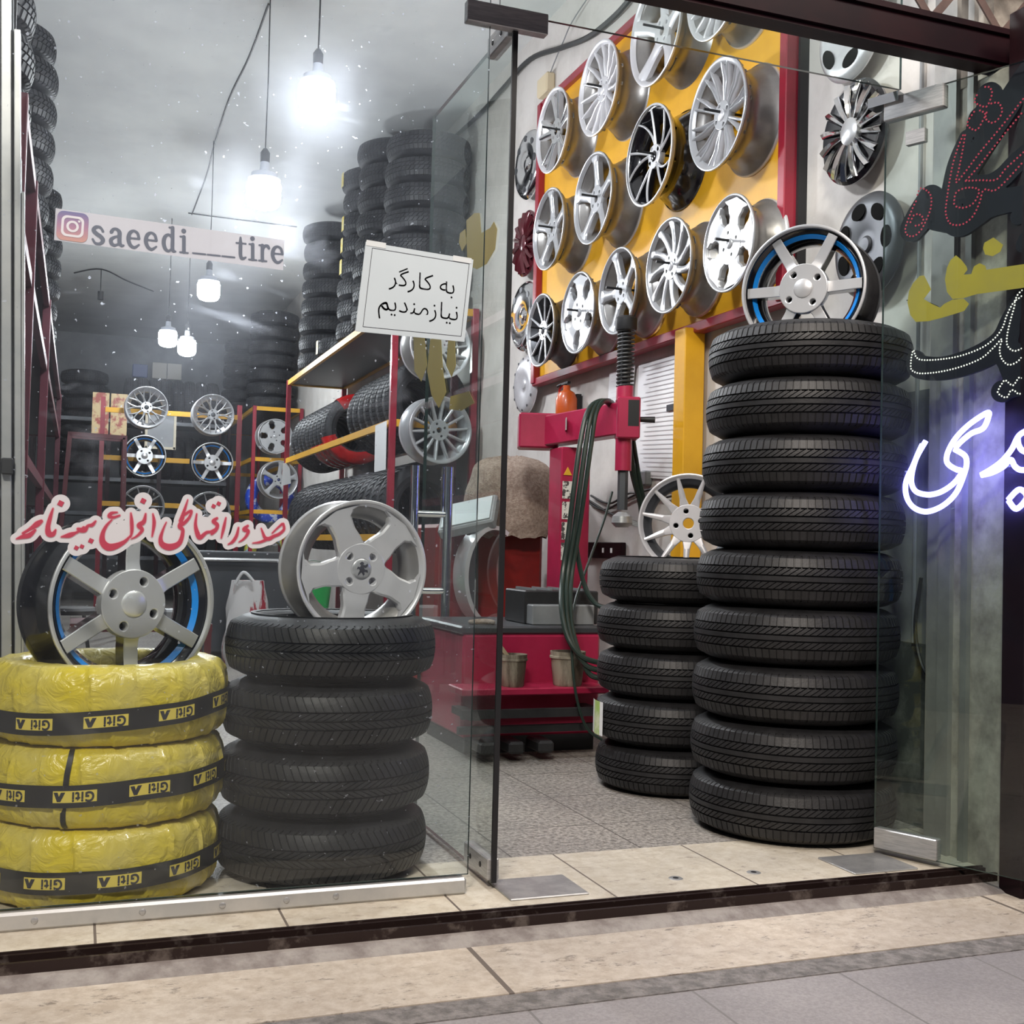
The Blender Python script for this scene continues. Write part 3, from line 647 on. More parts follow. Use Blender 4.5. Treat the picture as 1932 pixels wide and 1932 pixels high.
make_rim('mesh7', 10, [(0, .0075), (1, .0058)], pair=.20, pairhub=-.10, zt=[(0, -.024), (1, -.010)], hub=.052, mats=('silver2', 'silver', 'silver2', 'silver2'), cap='gunmetal', lipw=.018)
# ---- three wheels shown on top of the window and doorway stacks
rim('six', (.146, .275, .713), (sin(R(25)), -cos(R(25)), .02), .226, 'black six spoke wheel with blue ring standing on the yellow wrapped tyres', spin=pi/6)
pg = rim('peugeot', (.737, .285, .69-.068+.190), (sin(R(9)), -cos(R(9)), .0), .190, 'wide five spoke silver wheel standing on the black tyre stack', spin=pi/4)
rim('six', (2.245-.075, .345, .0905+8*.1795+.09-.075+.205), (-.80, -.60, .0), .207, 'black six spoke wheel with blue ring on top of the tall tyre stack', spin=0)
rim('star10', (2.135, 1.00, .865-.06+.185), (-.50, -.87, .04), .187, 'silver ten spoke wheel with open centre on the low tyre stack', spin=.1)
# lion emblem on the silver wheel's cap
lion = [[(-.006, .012), (-.001, .016), (.004, .013), (.002, .009), (.007, .008), (.012, .012), (.013, .007), (.008, .003), (.003, .003), (.006, -.001), (.012, -.002), (.013, -.008), (.009, -.006), (.004, -.006), (.006, -.011), (.003, -.015), (.001, -.010), (-.002, -.007), (-.005, -.010), (-.010, -.014), (-.008, -.008), (-.005, -.003), (-.008, .001), (-.012, .000), (-.010, .005), (-.005, .004), (-.003, .008)]]
v, f = filled(lion, .0006)
cap = [c for c in pg.children if c.name.startswith('center_cap')][0]
e = MB().add([(p.x*1.35, p.y*1.35, p.z-.0104) for p in v], f).build('emblem', M['ink'], cap); e.rotation_euler = (0, 0, -pi/4)
e2 = MB().lathe([(.030, -.020), (.0315, -.0165), (.033, -.020)], 36).build('cap_ring', M['gunmetal'], cap)
# ---- display board on the right wall and its rims
XB = 2.565
bd = thing('display_board', 'yellow wheel display board in a red frame on the right wall', 'display board', (XW, 2.34, 1.88))
MB().box((-.04, 0, .84), (.03, 2.60, 1.68)).build('panel', M['yellow'], bd)
for z in (0, 1.68): MB().box((-.055, 0, z), (.06, 2.68, .045), bev=.004).build('frame_bar', M['red'], bd)
for y in (-1.315, 1.315): MB().box((-.06, y, .84), (.07, .05, 1.70), bev=.004).build('frame_bar', M['red'], bd)
MB().box((-.02, -1.345, .84), (.04, .02, 1.70)).build('frame_backing', M['mblack'], bd)
def on_wall(px, py, hpx, depth):
    x = XB-depth; p = P(px, py, 0, x); return p, hpx*dep(p)/FOC
BOARD = [('blade5', 1234, 55, 109, 'large five blade silver rim at the top of the yellow board'), ('fan15', 1345, -30, 102, 'multi spoke silver rim cut by the dark beam at the board top'),
 ('fan15', 1126, 166, 88, 'silver rim with fifteen thin spokes on the upper left of the board'), ('split5', 1040, 246, 79, 'shiny split spoke silver rim beyond the upper left corner of the board'),
 ('blackY', 1222, 293, 95, 'gloss black rim with thin bright spoke edges on the yellow board'), ('pair5', 1350, 215, 105, 'largest silver rim with paired thin spokes beside the right red frame'),
 ('star5', 1116, 374, 86, 'five spoke silver rim left of the gloss black rim'), ('star5', 1033, 432, 77, 'five spoke silver rim on the left red frame, second from the left in its row'),
 ('slot5', 1372, 459, 92, 'white silver rim with five oval slots on the right of the board'), ('turbine10', 1259, 501, 90, 'white silver turbine rim with eleven curved spokes on the lower board'),
 ('star5', 1163, 549, 82, 'five spoke silver rim behind the top of the black spring shaft'), ('slot5', 1088, 590, 77, 'white silver slotted rim on the lower left of the board'),
 ('ten', 1018, 623, 69, 'black faced ten spoke rim with silver lip at the lower left corner of the board')]
SPIN = [0.2, 0, .1, .3, .25, .1, .31, .31, .0, .1, .6, .2, .1]
for i, (k, px, py, h, lab) in enumerate(BOARD):
    p, r_ = on_wall(px, py, h, .185); r_ = min(r_, .25)
    rim(k, p, (-1, 0, .0), r_, lab, 'rims on the yellow display board', SPIN[i])
    l = p-Vector(bd.location)
    MB().cyl((l.x-.055, l.y, l.z+.012), (-.05, l.y, l.z+.012), .006, seg=8).build('hanging_peg', M['mblack'], bd)
# ---- covers and wheels hung straight on the wall
def cover(px, py, h, key, lab, spin=0):
    x = XW-.055; p = P(px, py, 0, x); rad = h*dep(p)/FOC
    o = thing('hub_cap', lab, 'hub cap', group='hub caps on the right wall'); s = rad
    mt = {'vane': 'chrome', 'dark': 'gunmetal', 'disc': 'silver', 'wave': 'chrome', 'red': 'maroonhub', 'five': 'silver'}[key]
    prof = [(0, .10), (.16, .10), (.22, .085), (.30, .10), (.72, .17), (.86, .15), (.95, .10), (1, .02), (.99, -.02), (.95, .0), (.8, .08), (.3, .03), (0, .03)]
    if key in ('vane', 'red'): prof = [(0, .05), (.26, .05), (.80, .07), (.90, .10), (1, .04), (.99, -.02), (.95, 0), (.8, .03), (0, .01)]
    MB().lathe([(a, z) for a, z in prof], 64).build('disc', M['gblack' if key == 'vane' else mt], o)
    if key in ('vane', 'red'):
        n = 16
        q = MB(); spoke_geo(q, [(.24+.70*t, .040+.042*t, .06*t, .12+.05*sin(pi*t), .06) for t in [k/8 for k in range(9)]], crown=1.5, ch=.03)
        me = q.mesh('vane_'+key, M[mt], 50)
        for k in range(n): link('vane', me, o).rotation_euler = (0, 0, 2*pi*k/n)
        MB().lathe([(0, .20), (.20, .195), (.26, .16), (.27, .05)], 32).build('center_cap', M['silver2' if key == 'vane' else mt], o)
    elif key in ('dark', 'wave', 'disc', 'five'):
        n, r_, a, b_ = {'dark': (7, .66, .21, .145), 'wave': (8, .74, .11, .085), 'disc': (12, .86, .05, .04), 'five': (5, .66, .26, .15)}[key]
        v, f = filled([[(a*cos(t), b_*sin(t)) for t in [2*pi*k/18 for k in range(18)]]], .01, .0)
        me = MB().add([(p_.y+r_, p_.x, p_.z+.165 if key != 'disc' else p_.z+.152) for p_ in v], f).mesh('slot_'+key, M['hole' if key in ('dark', 'five') else 'gunmetal'])
        for k in range(n): link('slot', me, o).rotation_euler = (0, 0, 2*pi*k/n)
        MB().lathe([(0, .15), (.13, .145), (.17, .11), (.17, .06)], 32).build('center_cap', M[mt], o)
    orient(o, p, (-1, 0, 0), spin, s)
cover(1000, 311, 65, 'wave', 'grey hub cap with rounded slots left of the board, highest of its column')
cover(995, 460, 62, 'red', 'dark red multi vane hub cap on the wall left of the board')
cover(992, 597, 66, 'wave', 'bright hub cap partly behind the black faced rim')
cover(994, 726, 56, 'disc', 'flat silver hub cap, lowest on the wall left of the board')
cover(1606, 62, 92, 'five', 'pale five slot hub cap half hidden by the dark beam')
cover(1614, 250, 98, 'vane', 'chrome hub cap with sixteen flared vanes right of the board', .1)
cover(1642, 463, 100, 'dark', 'dark grey steel wheel cover behind the wheel on the tall stack')
# ================================================================== PENDANT BULBS
bulb_m = emis('led_bulb_glow', (.93, .96, 1.0), BULB_E)
def bulb(x, y, zb, r, label, lit=True):
    o = thing('pendant_bulb', label, 'light bulb', (x, y, zb), 'hanging bulbs')
    h = r*2.1
    MB().lathe([(0, 0), (r*.45, .003), (r*.8, r*.16), (r*.97, r*.42), (r, r*.8), (r, h*.72), (r*.93, h*.78)], 36).build('diffuser', bulb_m if lit else M['silver'], o)
    MB().lathe([(r*.93, h*.78), (r*.96, h*.86), (r*.80, h*.90), (r*.78, h*1.02), (r*.60, h*1.05), (r*.30, h*1.10), (r*.26, h*1.36), (0, h*1.36)], 28).build('heat_sink', mat('bulb_housing', (.55, .58, .66), .4), o)
    MB().lathe([(0, h*1.35), (r*.27, h*1.35), (r*.29, h*1.62), (r*.12, h*1.75), (0, h*1.75)], 20).build('socket', M['plastic'], o)
    MB().tube([(0, 0, h*1.7), (.004, 0, (ZC-zb)*.6), (0, 0, ZC-zb)], .004, 6).build('cord', M['cable'], o)
BZ = 2.83
for i, (px, py, lab) in enumerate(((597, -300, 'lit bulb nearest the shop front, above the left window'), (597, 216, 'large lit bulb hanging nearest in view below the ceiling'), (497, 395, 'lit bulb hanging just above the white window sticker'), (393, 568, 'smaller lit bulb hanging below the white window sticker'), (352, 672, 'right one of the two farthest lit bulbs'), (316, 655, 'left one of the two farthest lit bulbs'))):
    if i == 0: x, y = 1.02, .80
    else:
        p = P(px, py, 2, BZ); x, y = p.x, p.y
    bulb(x, y, BZ, (.085, .082, .098, .090, .095, .092)[i], lab)
o = thing('pendant_socket', 'empty dark lamp socket hanging on a short flex under the ceiling', 'lamp socket')
p = P(191, 508, 2, ZC); q = P(190, 550, 1, p.y)
MB().tube([p, q], .006, 6).build('flex', M['cable'], o); MB().cyl(q, q-Vector((0, 0, .10)), .035).build('socket', M['plastic'], o)
def wire(name, pts, r, label, cat='cable', n=6, m='cable'):
    return tag(MB().tube(spline(pts, n), r, 6).build(name, M[m]), label, cat)
c1 = [P(x, y, 2, ZC-.01) for x, y in ((507, 8), (470, 108), (432, 188))]; c2 = [P(x, y, 2, ZC-.01) for x, y in ((432, 188), (404, 275), (390, 330), (362, 405))]
wire('ceiling_wire', c1+c2[1:], .006, 'thin dark wire running along the ceiling between the bulbs')
wire('ceiling_wire', [P(x, y, 2, ZC-.01) for x, y in ((140, 515), (191, 508), (240, 530), (290, 550))], .008, 'drooping dark wire on the ceiling by the empty socket')
wire('ceiling_wire', [P(x, y, 2, ZC-.01) for x, y in ((355, 402), (430, 412), (560, 428))], .006, 'straight dark wire crossing the ceiling above the window sticker')
wx = XW-.03
wire('wall_cable', [P(x, y, 0, wx) for x, y in ((840, 275), (905, 215), (950, 165), (1000, 112), (1060, 90), (1110, 70), (1160, 30), (1195, -10))], .016, 'thick black cable sagging along the top of the right wall')
wire('wall_wire', [P(x, y, 0, wx) for x, y in ((1120, -20), (1080, 40), (1062, 80), (1045, 120), (1035, 148))], .004, 'thin pale wire dropping to the cream junction box', m='greyplastic')
p = P(1030, 162, 0, XW-.03); tag(MB().box(p, (.06, .16, .12), bev=.01).build('junction_box', mat('cream_plastic', (.66, .56, .38), .5)), 'cream junction box on the wall above the split spoke rim', 'junction box')
# ================================================================== RACKS AND TYRES INSIDE
def rack(label, x0, x1, y0, y1, levels, posts_y, z1, red='red', boards=None, rail='yellow'):
    o = thing('tyre_rack', label, 'rack', ((x0+x1)/2, (y0+y1)/2, 0)); cx, cy = (x0+x1)/2, (y0+y1)/2
    for y in posts_y:
        for x in (x0, x1): MB().box((x-cx, y-cy, z1/2), (.045, .045, z1), bev=.003).build('post', M[red], o)
    for z in levels:
        for x in (x0, x1): MB().box((x-cx, 0, z), (.03, y1-y0, .05)).build('side_rail', M[rail], o)
        for y in (y0, y1): MB().box((0, y-cy, z), (x1-x0, .03, .05)).build('end_rail', M[rail], o)
        if boards is None or z in boards: MB().box((0, 0, z+.0), (x1-x0-.035, y1-y0-.035, .02)).build('shelf_board', M['mblack'], o)
    return o
rack('long red and yellow tyre rack along the right wall', 2.0, 2.58, 4.93, 9.25, (.93, 1.72, 2.53), (4.93, 9.25), 2.56, boards=(2.53,))
rack('far red and yellow tyre rack at the right wall', 2.0, 2.58, 11.75, 15.4, (.55, 1.25, 1.9, 2.53), (11.75, 13.1, 15.4), 2.56, boards=(2.53,))
rack('red tyre rack along the left wall', -.88, -.212, 1.05, 9.2, (.5, 1.18, 1.86, 2.23), (1.05, 2.0, 4.4, 9.2), 2.25, 'maroon2', rail='maroon2')
FR = (-.02, .015, .03, -.01, .02, 0, -.015, .025)
def column(name, x, y, z, n, lab, key='rack', pitch=.182, stick=()):
    for i in range(n):
        o = tyre(key, (x+FR[(i*3) % 8]*.6, y+FR[(i*5) % 8]*.5, z+.09+i*pitch), '%s tyre of %s' % (nth(i, n), lab), name, (0, 0, rnd.uniform(0, 6)))
        if i in stick:
            a0 = R(172)-o.rotation_euler[2]; q = MB()
            for k in range(5):
                for zz in (-.06, .06): q.v.append((.312*cos(a0+.07*k), .312*sin(a0+.07*k), zz))
            q.f = [(2*k, 2*k+2, 2*k+3, 2*k+1) for k in range(4)]; s_ = q.build('paper_label', mat('yellow_label', (.70, .52, .06), .5, col2=(.75, .68, .35), scale=20), o); s_['label'] = 'yellow paper label'
column('front column on the right rack', 2.285, 5.27, 2.555, 7, 'the front column on top of the right rack')
column('second column on the right rack', 2.255, 6.02, 2.555, 8, 'the second column on top of the right rack')
column('third column on the right rack', 2.285, 6.74, 2.555, 8, 'the third column on top of the right rack', stick=(7, 5, 4, 3))
column('short pile on the right rack', 2.29, 7.62, 2.555, 1, 'a short pile on the right rack', stick=(0,))
column('last column on the right rack', 2.285, 8.55, 2.555, 8, 'the last column on top of the right rack', stick=())
column('front column on the far rack', 2.28, 12.3, 2.555, 7, 'the front column on top of the far right rack')
column('rear column on the far rack', 2.22, 14.6, 2.555, 7, 'the rear column on top of the far right rack')
column('columns on the left rack', -.50, 1.55, 2.255, 9, 'the near column on top of the left rack')
column('columns on the left rack', -.515, 4.2, 2.255, 8, 'the middle column on top of the left rack')
column('columns on the left rack', -.52, 7.4, 2.255, 8, 'the far column on top of the left rack')
ORDN = ['first', 'second', 'third', 'fourth', 'fifth', 'sixth', 'seventh', 'eighth', 'ninth', 'tenth', 'eleventh', 'twelfth', 'thirteenth', 'fourteenth', 'fifteenth', 'sixteenth', 'seventeenth', 'eighteenth', 'nineteenth', 'twentieth']
def row(x, z, ys, lab, group, key='rack', r_=.31):
    for i, y in enumerate(ys):
        tyre(key, (x, y, z+r_), '%s %s' % (ORDN[i], lab), group, (R(90), rnd.uniform(0, 6), 0))
row(2.29, 1.897-.31, [5.14+.192*i for i in range(7)], 'upright tyre from the front on the middle shelf of the right rack', 'upright tyres on the middle shelf')
row(2.29, 1.897-.31, [8.12+.192*i for i in range(5)], 'upright tyre from the gap backwards on the middle shelf of the right rack', 'rear upright tyres on the middle shelf')
row(2.29, 1.148-.33, [5.16+.215*i for i in range(18)], 'chunky upright tyre from the front on the lower shelf of the right rack', 'chunky upright tyres on the lower shelf', 'block', .33)
row(-.52, 1.207, [1.30+.2*i for i in range(5)], 'upright tyre from the front on the upper shelf of the left rack', 'upright tyres on the left rack')
row(-.52, .527, [1.30+.2*i for i in range(5)], 'upright tyre from the front on the lower shelf of the left rack', 'upright tyres low on the left rack')
# tyres partly covered in red film behind the gap of the middle shelf
for i in range(4):
    t = thing('wrapped_tyre', ('%s tyre partly wrapped in red film behind the gap on the middle shelf' % ORDN[i]), 'tyre', (2.29, 7.35+.192*i, 1.897), 'red filmed tyres on the middle shelf'); t.rotation_euler = (R(90), 0, 0)
    link('casing', TM['rack'][0], t)
    q = MB()
    for a0, a1 in (((50, 128), (196, 318)) if i == 0 else ((205, 330),)):
        o_ = len(q.v); na = 30
        for k in range(na+1):
            a = R(a0+(a1-a0)*k/na)
            for j in range(13):
                ph = R(-150+300*j/12); e_ = .6; cs, sn = cos(ph), sin(ph); rr_ = .25+.065*abs(cs)**e_*(1 if cs > 0 else -1)+rnd.uniform(0, .004); q.v.append((rr_*cos(a), rr_*sin(a), .0945*abs(sn)**e_*(1 if sn > 0 else -1)))
        q.f += [(o_+k*13+j, o_+(k+1)*13+j, o_+(k+1)*13+j+1, o_+k*13+j+1) for k in range(na) for j in range(12)]
    q.build('red_film', M['redwrap'], t)
# film printed tyres on the far rack
for z, y, m_, lab in ((1.25, 12.05, 'bluetube', 'blue printed film wrapped tyre standing in the far rack'), (.55, 12.0, 'yellowprint', 'yellow and blue printed film wrapped tyre low in the far rack')):
    t = thing('wrapped_tyre', lab, 'tyre', (2.27, y, z+.177)); t.rotation_euler = (R(90), 0, 0); q = MB()
    q.lathe([(.24+.072*abs(cos(a))**.6*(1 if cos(a) > 0 else -1), .095*abs(sin(a))**.6*(1 if sin(a) > 0 else -1)) for a in [2*pi*k/24 for k in range(24)]], 64, closed=True); q.build('wrap', M[m_], t)
# hung wheels on racks
rim('fan14', P(832, 811, 1, 4.74), (.12, -.99, 0), .232, 'large silver fourteen spoke wheel hung on the end of the right rack', spin=.1)
rim('fan15', P(832, 652, 1, 4.74), (.12, -.99, 0), .225, 'silver wheel half behind the white notice at the rack end')
rim('slot5', P(520, 823, 1, 11.54), (.08, -.99, 0), .215, 'upper slotted silver wheel hung on the far right rack', 'wheels on the far rack')
rim('star5', P(527, 905, 1, 11.54), (.08, -.99, 0), .235, 'lower five spoke silver wheel hung on the far right rack', 'wheels on the far rack', spin=.2)
wr = thing('wheel_rack', 'free standing rack of yellow rails holding six wheels at the back', 'rack', (.95, 9.75, 0))
for x in (-.75, .62): MB().box((x, 0, 1.16), (.045, .045, 2.32)).build('post', M['red'], wr)
for z in (1.23, 1.70, 2.19): MB().box((-.06, 0, z), (1.42, .03, .05)).build('rail', M['yellow'], wr)
for px, py, k, lab in ((277, 768, 'mesh7', 'upper left mesh spoke wheel on the back rack'), (403, 782, 'mesh7', 'upper right mesh spoke wheel on the back rack'), (273, 860, 'six', 'left black six spoke wheel in the middle row of the back rack'), (401, 873, 'six', 'right black six spoke wheel in the middle row of the back rack'), (270, 955, 'ten', 'lower left black and silver wheel behind the red lettering'), (396, 966, 'ten', 'lower right black and silver wheel behind the red lettering')):
    rim(k, P(px, py, 1, 9.52), (.03, -1, 0), .212, lab, 'wheels on the back rack', spin=0)
# back wall rack and its tyres
rack('wide dark rack across the back of the shop', -.60, 1.92, 13.6, 14.4, (.62, 1.20, 1.66, 2.45), (13.6, 14.4), 2.5, 'maroon', rail='gunmetal')
column('tall column on the back rack', .02, 13.98, 1.675, 8, 'the tall column at the left of the back rack')
for i in range(8):
    tyre('rack', (.62+.155*i, 14.0, 2.475+.31), '%s upright tyre from the left on top of the back rack' % ORDN[i], 'upright tyres on top of the back rack', (0, R(90), 0))
for i in range(8):
    tyre('rack', (.60+.165*i, 14.0, 1.685+.31), '%s upright tyre from the left on the middle of the back rack' % ORDN[i], 'upright tyres in the middle of the back rack', (0, R(90), 0))
for i in range(7):
    tyre('rack', (.60+.165*i, 14.0, .635+.28), '%s upright tyre from the left low on the back rack' % ORDN[i], 'upright tyres low on the back rack', (R(0), R(90), 0))
p = P(305, 700, 1, 14.05)
for i, (px, lab) in enumerate(((300, 'left pale carton on top of the back rack tyres'), (328, 'right pale carton on top of the back rack tyres'))):
    p = P(px, 707, 1, 14.0); tag(MB().box((p.x, 14.0, 3.095+.11), (.19, .22, .22), bev=.004).build('carton', mat('pale_card', (.42, .40, .36), .8)), lab, 'box', 'cartons at the back')
p = P(264, 697, 1, 14.0); tag(MB().box((p.x, 14.0, 3.095+.09), (.2, .2, .18), bev=.01).build('plastic_crate', mat('navy_plastic', (.03, .06, .20), .5)), 'blue plastic crate on top of the back rack tyres', 'crate')
# framed cream board, ornate calendar and step stand at the back
p = P(303, 812, 1, 12.2); o = thing('picture_frame', 'cream framed grey board behind the back rack wheels', 'picture frame', p)
MB().box((0, 0, 0), (.36, .02, .46)).build('backing', M['wallgrey'], o)
for s in (-1, 1):
    MB().box((s*.17, -.015, 0), (.03, .03, .46)).build('frame_side', mat('cream_wood', (.62, .55, .42), .5), o); MB().box((0, -.015, s*.22), (.36, .03, .03)).build('frame_side', MATS['cream_wood'], o)
MB().box((0, .03, -1.2), (.05, .05, 2.0)).build('stand_post', M['maroon'], o)
p = P(207, 781, 1, 12.0); o = thing('wall_calendar', 'gold and red ornate printed panel at the back left', 'poster', p)
for s in (-1, 1): MB().box((s*.105, s*.01, 0), (.19, .02, .50)).build('panel', mat('ornate_print', (.62, .46, .24), .5, col2=(.36, .07, .05), scale=7, thresh=(.48, .56)), o)
MB().box((0, .04, -1.1), (.05, .05, 2.0)).build('stand_post', M['maroon'], o)
# maroon step stand
st = thing('step_stand', 'tall maroon tube step stand in the middle of the shop', 'ladder', (.38, 7.9, 0))
mar2 = mat('maroon_tube', (.12, .022, .03), .45, col2=(.09, .015, .02), scale=6, coat=.2)
zt = 1.80
A, B_ = P(132, 818, 1, 7.9)-st.location, P(236, 826, 1, 7.9)-st.location
for (a, dx) in ((A, -.10), (B_, .02)):
    for dy in (0, .45): MB().bar((a.x, a.y+dy*.6, a.z), (a.x+dx, a.y+dy, 0), .035).build('leg', mar2, st)
    MB().bar((a.x, a.y, a.z), (a.x, a.y+.27, a.z), .035).build('top_rail', mar2, st)
for dy in (0, .27): MB().bar((A.x, dy, A.z), (B_.x, dy, B_.z), .035).build('top_rail', mar2, st)
MB().bar((A.x-.03, .05, .9), (B_.x+.02, .05, .9), .03).build('rung', mar2, st)
# work bench, sack, trolley, stool
wb = thing('workbench', 'dark grey metal workbench behind the silver wheel', 'workbench', (1.16, 6.3, 0))
MB().box((0, 0, .40), (.85, .55, .70), bev=.01).build('cabinet', mat('dark_grey_panel', (.055, .06, .068), .45, col2=(.075, .08, .09), scale=3), wb)
MB().box((0, 0, .775), (.92, .62, .05), bev=.008).build('top', M['gunmetal'], wb)
MB().tube([(-.44, -.33, .74), (.40, -.33, .74)], .015).build('front_bar', M['steel'], wb)
MB().box((.1, .05, .05), (.8, .5, .08)).build('plinth', M['mblack'], wb)
sk = thing('sack', 'white and red plastic sack on the floor by the workbench', 'sack', (1.16, 5.66, 0))
q = MB(); na = 28
for j in range(13):
    t_ = j/12; zz = .60*t_; wv = .16*(1-.25*t_**2)*(1 if j else .9)
    for k in range(na):
        a = 2*pi*k/na; f = 1+.16*noise.noise((3*cos(a), 3*sin(a), zz*6)); q.v.append((wv*f*cos(a), .11*f*sin(a)*(1-.5*t_), zz))
q.f = [(j*na+k, j*na+(k+1) % na, (j+1)*na+(k+1) % na, (j+1)*na+k) for j in range(12) for k in range(na)]+[tuple(range(na))[::-1], tuple(12*na+k for k in range(na))]
q.build('bag', mat('white_red_sack', (.72, .70, .70), .55, col2=(.40, .02, .04), scale=4, thresh=(.52, .56), stretch=(2, 2, .35)), sk)
MB().tube(spline([(-.1, -.08, .58), (-.05, -.11, .66), (.02, -.10, .60)], 6), .012).build('knot', M['whitepaper'], sk)
tj = thing('trolley', 'low maroon metal trolley seen through the black wheel', 'trolley', (.33, 3.7, 0))
MB().box((0, 0, .42), (.7, .5, .04)).build('top', mar2, tj); MB().box((0, 0, .12), (.7, .5, .03)).build('lower_tray', mar2, tj)
for x in (-.33, .33):
    for y in (-.23, .23): MB().box((x, y, .22), (.035, .035, .44)).build('leg', mar2, tj)
for i, (x, y, z, dx, dy, dz, m_, nm, lab, ct) in enumerate(((.18, 3.6, .44, .16, .12, .10, 'whitepaper', 'carton', 'white carton on the maroon trolley', 'box'), (.36, 3.55, .44, .10, .10, .22, 'plastic', 'oil_can', 'black can standing on the maroon trolley', 'can'), (.52, 3.6, .44, .16, .14, .07, 'greyplastic', 'tool_tray', 'grey tool tray on the maroon trolley', 'tray'), (.2, 3.62, .135, .26, .2, .16, 'plastic', 'tool_case', 'black case on the lower tray of the trolley', 'case'))):
    tag(MB().box((x, y, z+dz/2), (dx, dy, dz), bev=.012).build(nm, M[m_]), lab, ct)
gc = thing('stool', 'black metal stool standing left of the trolley', 'stool', (-.02, 4.6, 0))
MB().lathe([(0, .46), (.15, .46), (.17, .445), (.15, .42), (0, .42)], 32).build('seat', M['plastic'], gc)
for k in range(4):
    a = pi/4+k*pi/2; MB().bar((.10*cos(a), .10*sin(a), .43), (.19*cos(a), .19*sin(a), 0), .022).build('leg', M['mblack'], gc)
bk = thing('bucket', 'green plastic bucket seen through the silver wheel', 'bucket', (1.42, 4.6, 0))
MB().lathe([(0, .0), (.09, 0), (.10, .01), (.125, .25), (.135, .26), (.13, .27), (.12, .26), (.095, .02), (0, .02)], 32).build('body', M['greenplastic'], bk)
MB().tube([(.13*cos(a), .02, .26+.11*sin(a)) for a in [pi*k/12 for k in range(13)]], .004).build('handle', M['steel'], bk)
bk.location.z = .40; o = tag(MB().box((1.42, 4.6, .20), (.36, .36, .40), bev=.01).build('wooden_crate', mat('dark_crate', (.06, .055, .05), .8)), 'dark crate under the green bucket', 'crate')
# red tool case under the rack, tags and sheets on the rack
p = P(832, 1082, 1, 4.8); tc_ = thing('tool_case', 'red tool case with white lettering below the right rack', 'case', (p.x, 4.75, .60))
MB().box((0, 0, .0), (.26, .14, .28), bev=.015).build('body', M['machred'], tc_)
for i, s in enumerate(('CALIPER', 'TOOLS')):
    v, f = text_geo(s, .055, .0006, .001); MB().add([(v_.x-.02, -.072, v_.y+.03-.07*i) for v_ in v], f).build('lettering', M['whitepaper'], tc_)
MB().tube(spline([(-.06, 0, .14), (-.05, 0, .20), (.05, 0, .20), (.06, 0, .14)], 5), .009).build('handle', M['mblack'], tc_)
tag(MB().box((p.x, 4.75, .23), (.5, .3, .44), bev=.01).build('steel_cabinet', M['gunmetal']), 'dark steel cabinet below the red tool case', 'cabinet')
def sheet(name, quad, label, cat, ax, v, th=.003, m='whitepaper', grp=None, lines=0):
    ps = [P(x, y, ax, v) for x, y in quad]; c = sum(ps, Vector())/4; n = (ps[1]-ps[0]).cross(ps[3]-ps[0]).normalized()*th
    o = thing(name, label, cat, c, grp); q = MB(); q.v = [tuple(p_-c) for p_ in ps]+[tuple(p_-c+n) for p_ in ps]
    q.f = [(0, 3, 2, 1), (4, 5, 6, 7)]+[(i, (i+1) % 4, (i+1) % 4+4, i+4) for i in range(4)]
    q.build('sheet', M[m], o)
    if lines:
        q = MB()
        for i in range(lines):
            t = (i+.7)/(lines+.4); a = ps[0].lerp(ps[3], t); b_ = ps[1].lerp(ps[2], t); u = rnd.uniform(.08, .3)
            for s in (-1.2, 2.2):
                q.add([a.lerp(b_, u)-c+n*s, a.lerp(b_, .92)-c+n*s, (a.lerp(b_, .92)-c+n*s)+(ps[3]-ps[0])*.006, (a.lerp(b_, u)-c+n*s)+(ps[3]-ps[0])*.006], [(0, 1, 2, 3)])
        q.build('print', M['greyink'], o)
    return o
sheet('paper_tag', ((708, 803), (729, 794), (727, 886), (706, 891)), 'long white paper strip hanging from the middle shelf rail', 'paper', 0, 1.965)
sheet('paper_tag', ((534, 874), (546, 872), (549, 912), (531, 917)), 'small white paper tag at the far end of the middle shelf', 'paper', 1, 9.20)
# yellow support post under the board, bracket and outlet wires on the wall
tag(MB().box((2.545, 1.76, .94), (.10, .10, 1.88), bev=.004).build('support_post', M['yellow']), 'yellow square post under the wheel display board', 'post')
p = P(1128, 1038, 0, XW-.02); o = thing('wall_bracket', 'dark brown slotted bracket bar on the right wall', 'bracket', p)
MB().box((0, 0, 0), (.03, .62, .085), bev=.004).build('bar', M['maroon'], o)
for y in (-.10, -.2): MB().box((-.016, y, .0), (.004, .018, .025)).build('slot', M['whitepaper'], o)
for i, pts in enumerate((((1110, 948), (1140, 962), (1175, 945), (1220, 925), (1285, 918)), ((1115, 935), (1150, 950), (1190, 930), (1240, 940), (1290, 930)), ((1105, 940), (1150, 968), (1200, 985)))):
    wire('wall_wire', [P(x, y, 0, XW-.02) for x, y in pts], .006, ('upper', 'middle', 'lower')[i]+' loose black wire on the wall behind the press shaft')
p = P(1214, 903, 0, XW-.02); tag(MB().box(p, (.04, .12, .07), bev=.006).build('wall_outlet', M['greyplastic']), 'grey outlet box on the wall above the loose wires', 'outlet')
sheet('wall_chart', ((1205, 690), (1280, 668), (1275, 905), (1197, 900)), 'white printed chart sheet on the right wall beside the yellow post', 'poster', 0, XW-.012, lines=26)
sheet('wall_chart', ((1150, 705), (1198, 690), (1192, 760), (1146, 770)), 'small white printed sheet behind the spring shaft', 'poster', 0, XW-.012, lines=6)
p = P(1268, 768, 0, XW-.02); v, f = None, None
tag(MB().box((XW-.018, p.y, p.z), (.006, .11, .030)).build('chart_strip', M['ink']), 'black strip across the printed wall chart', 'strip')
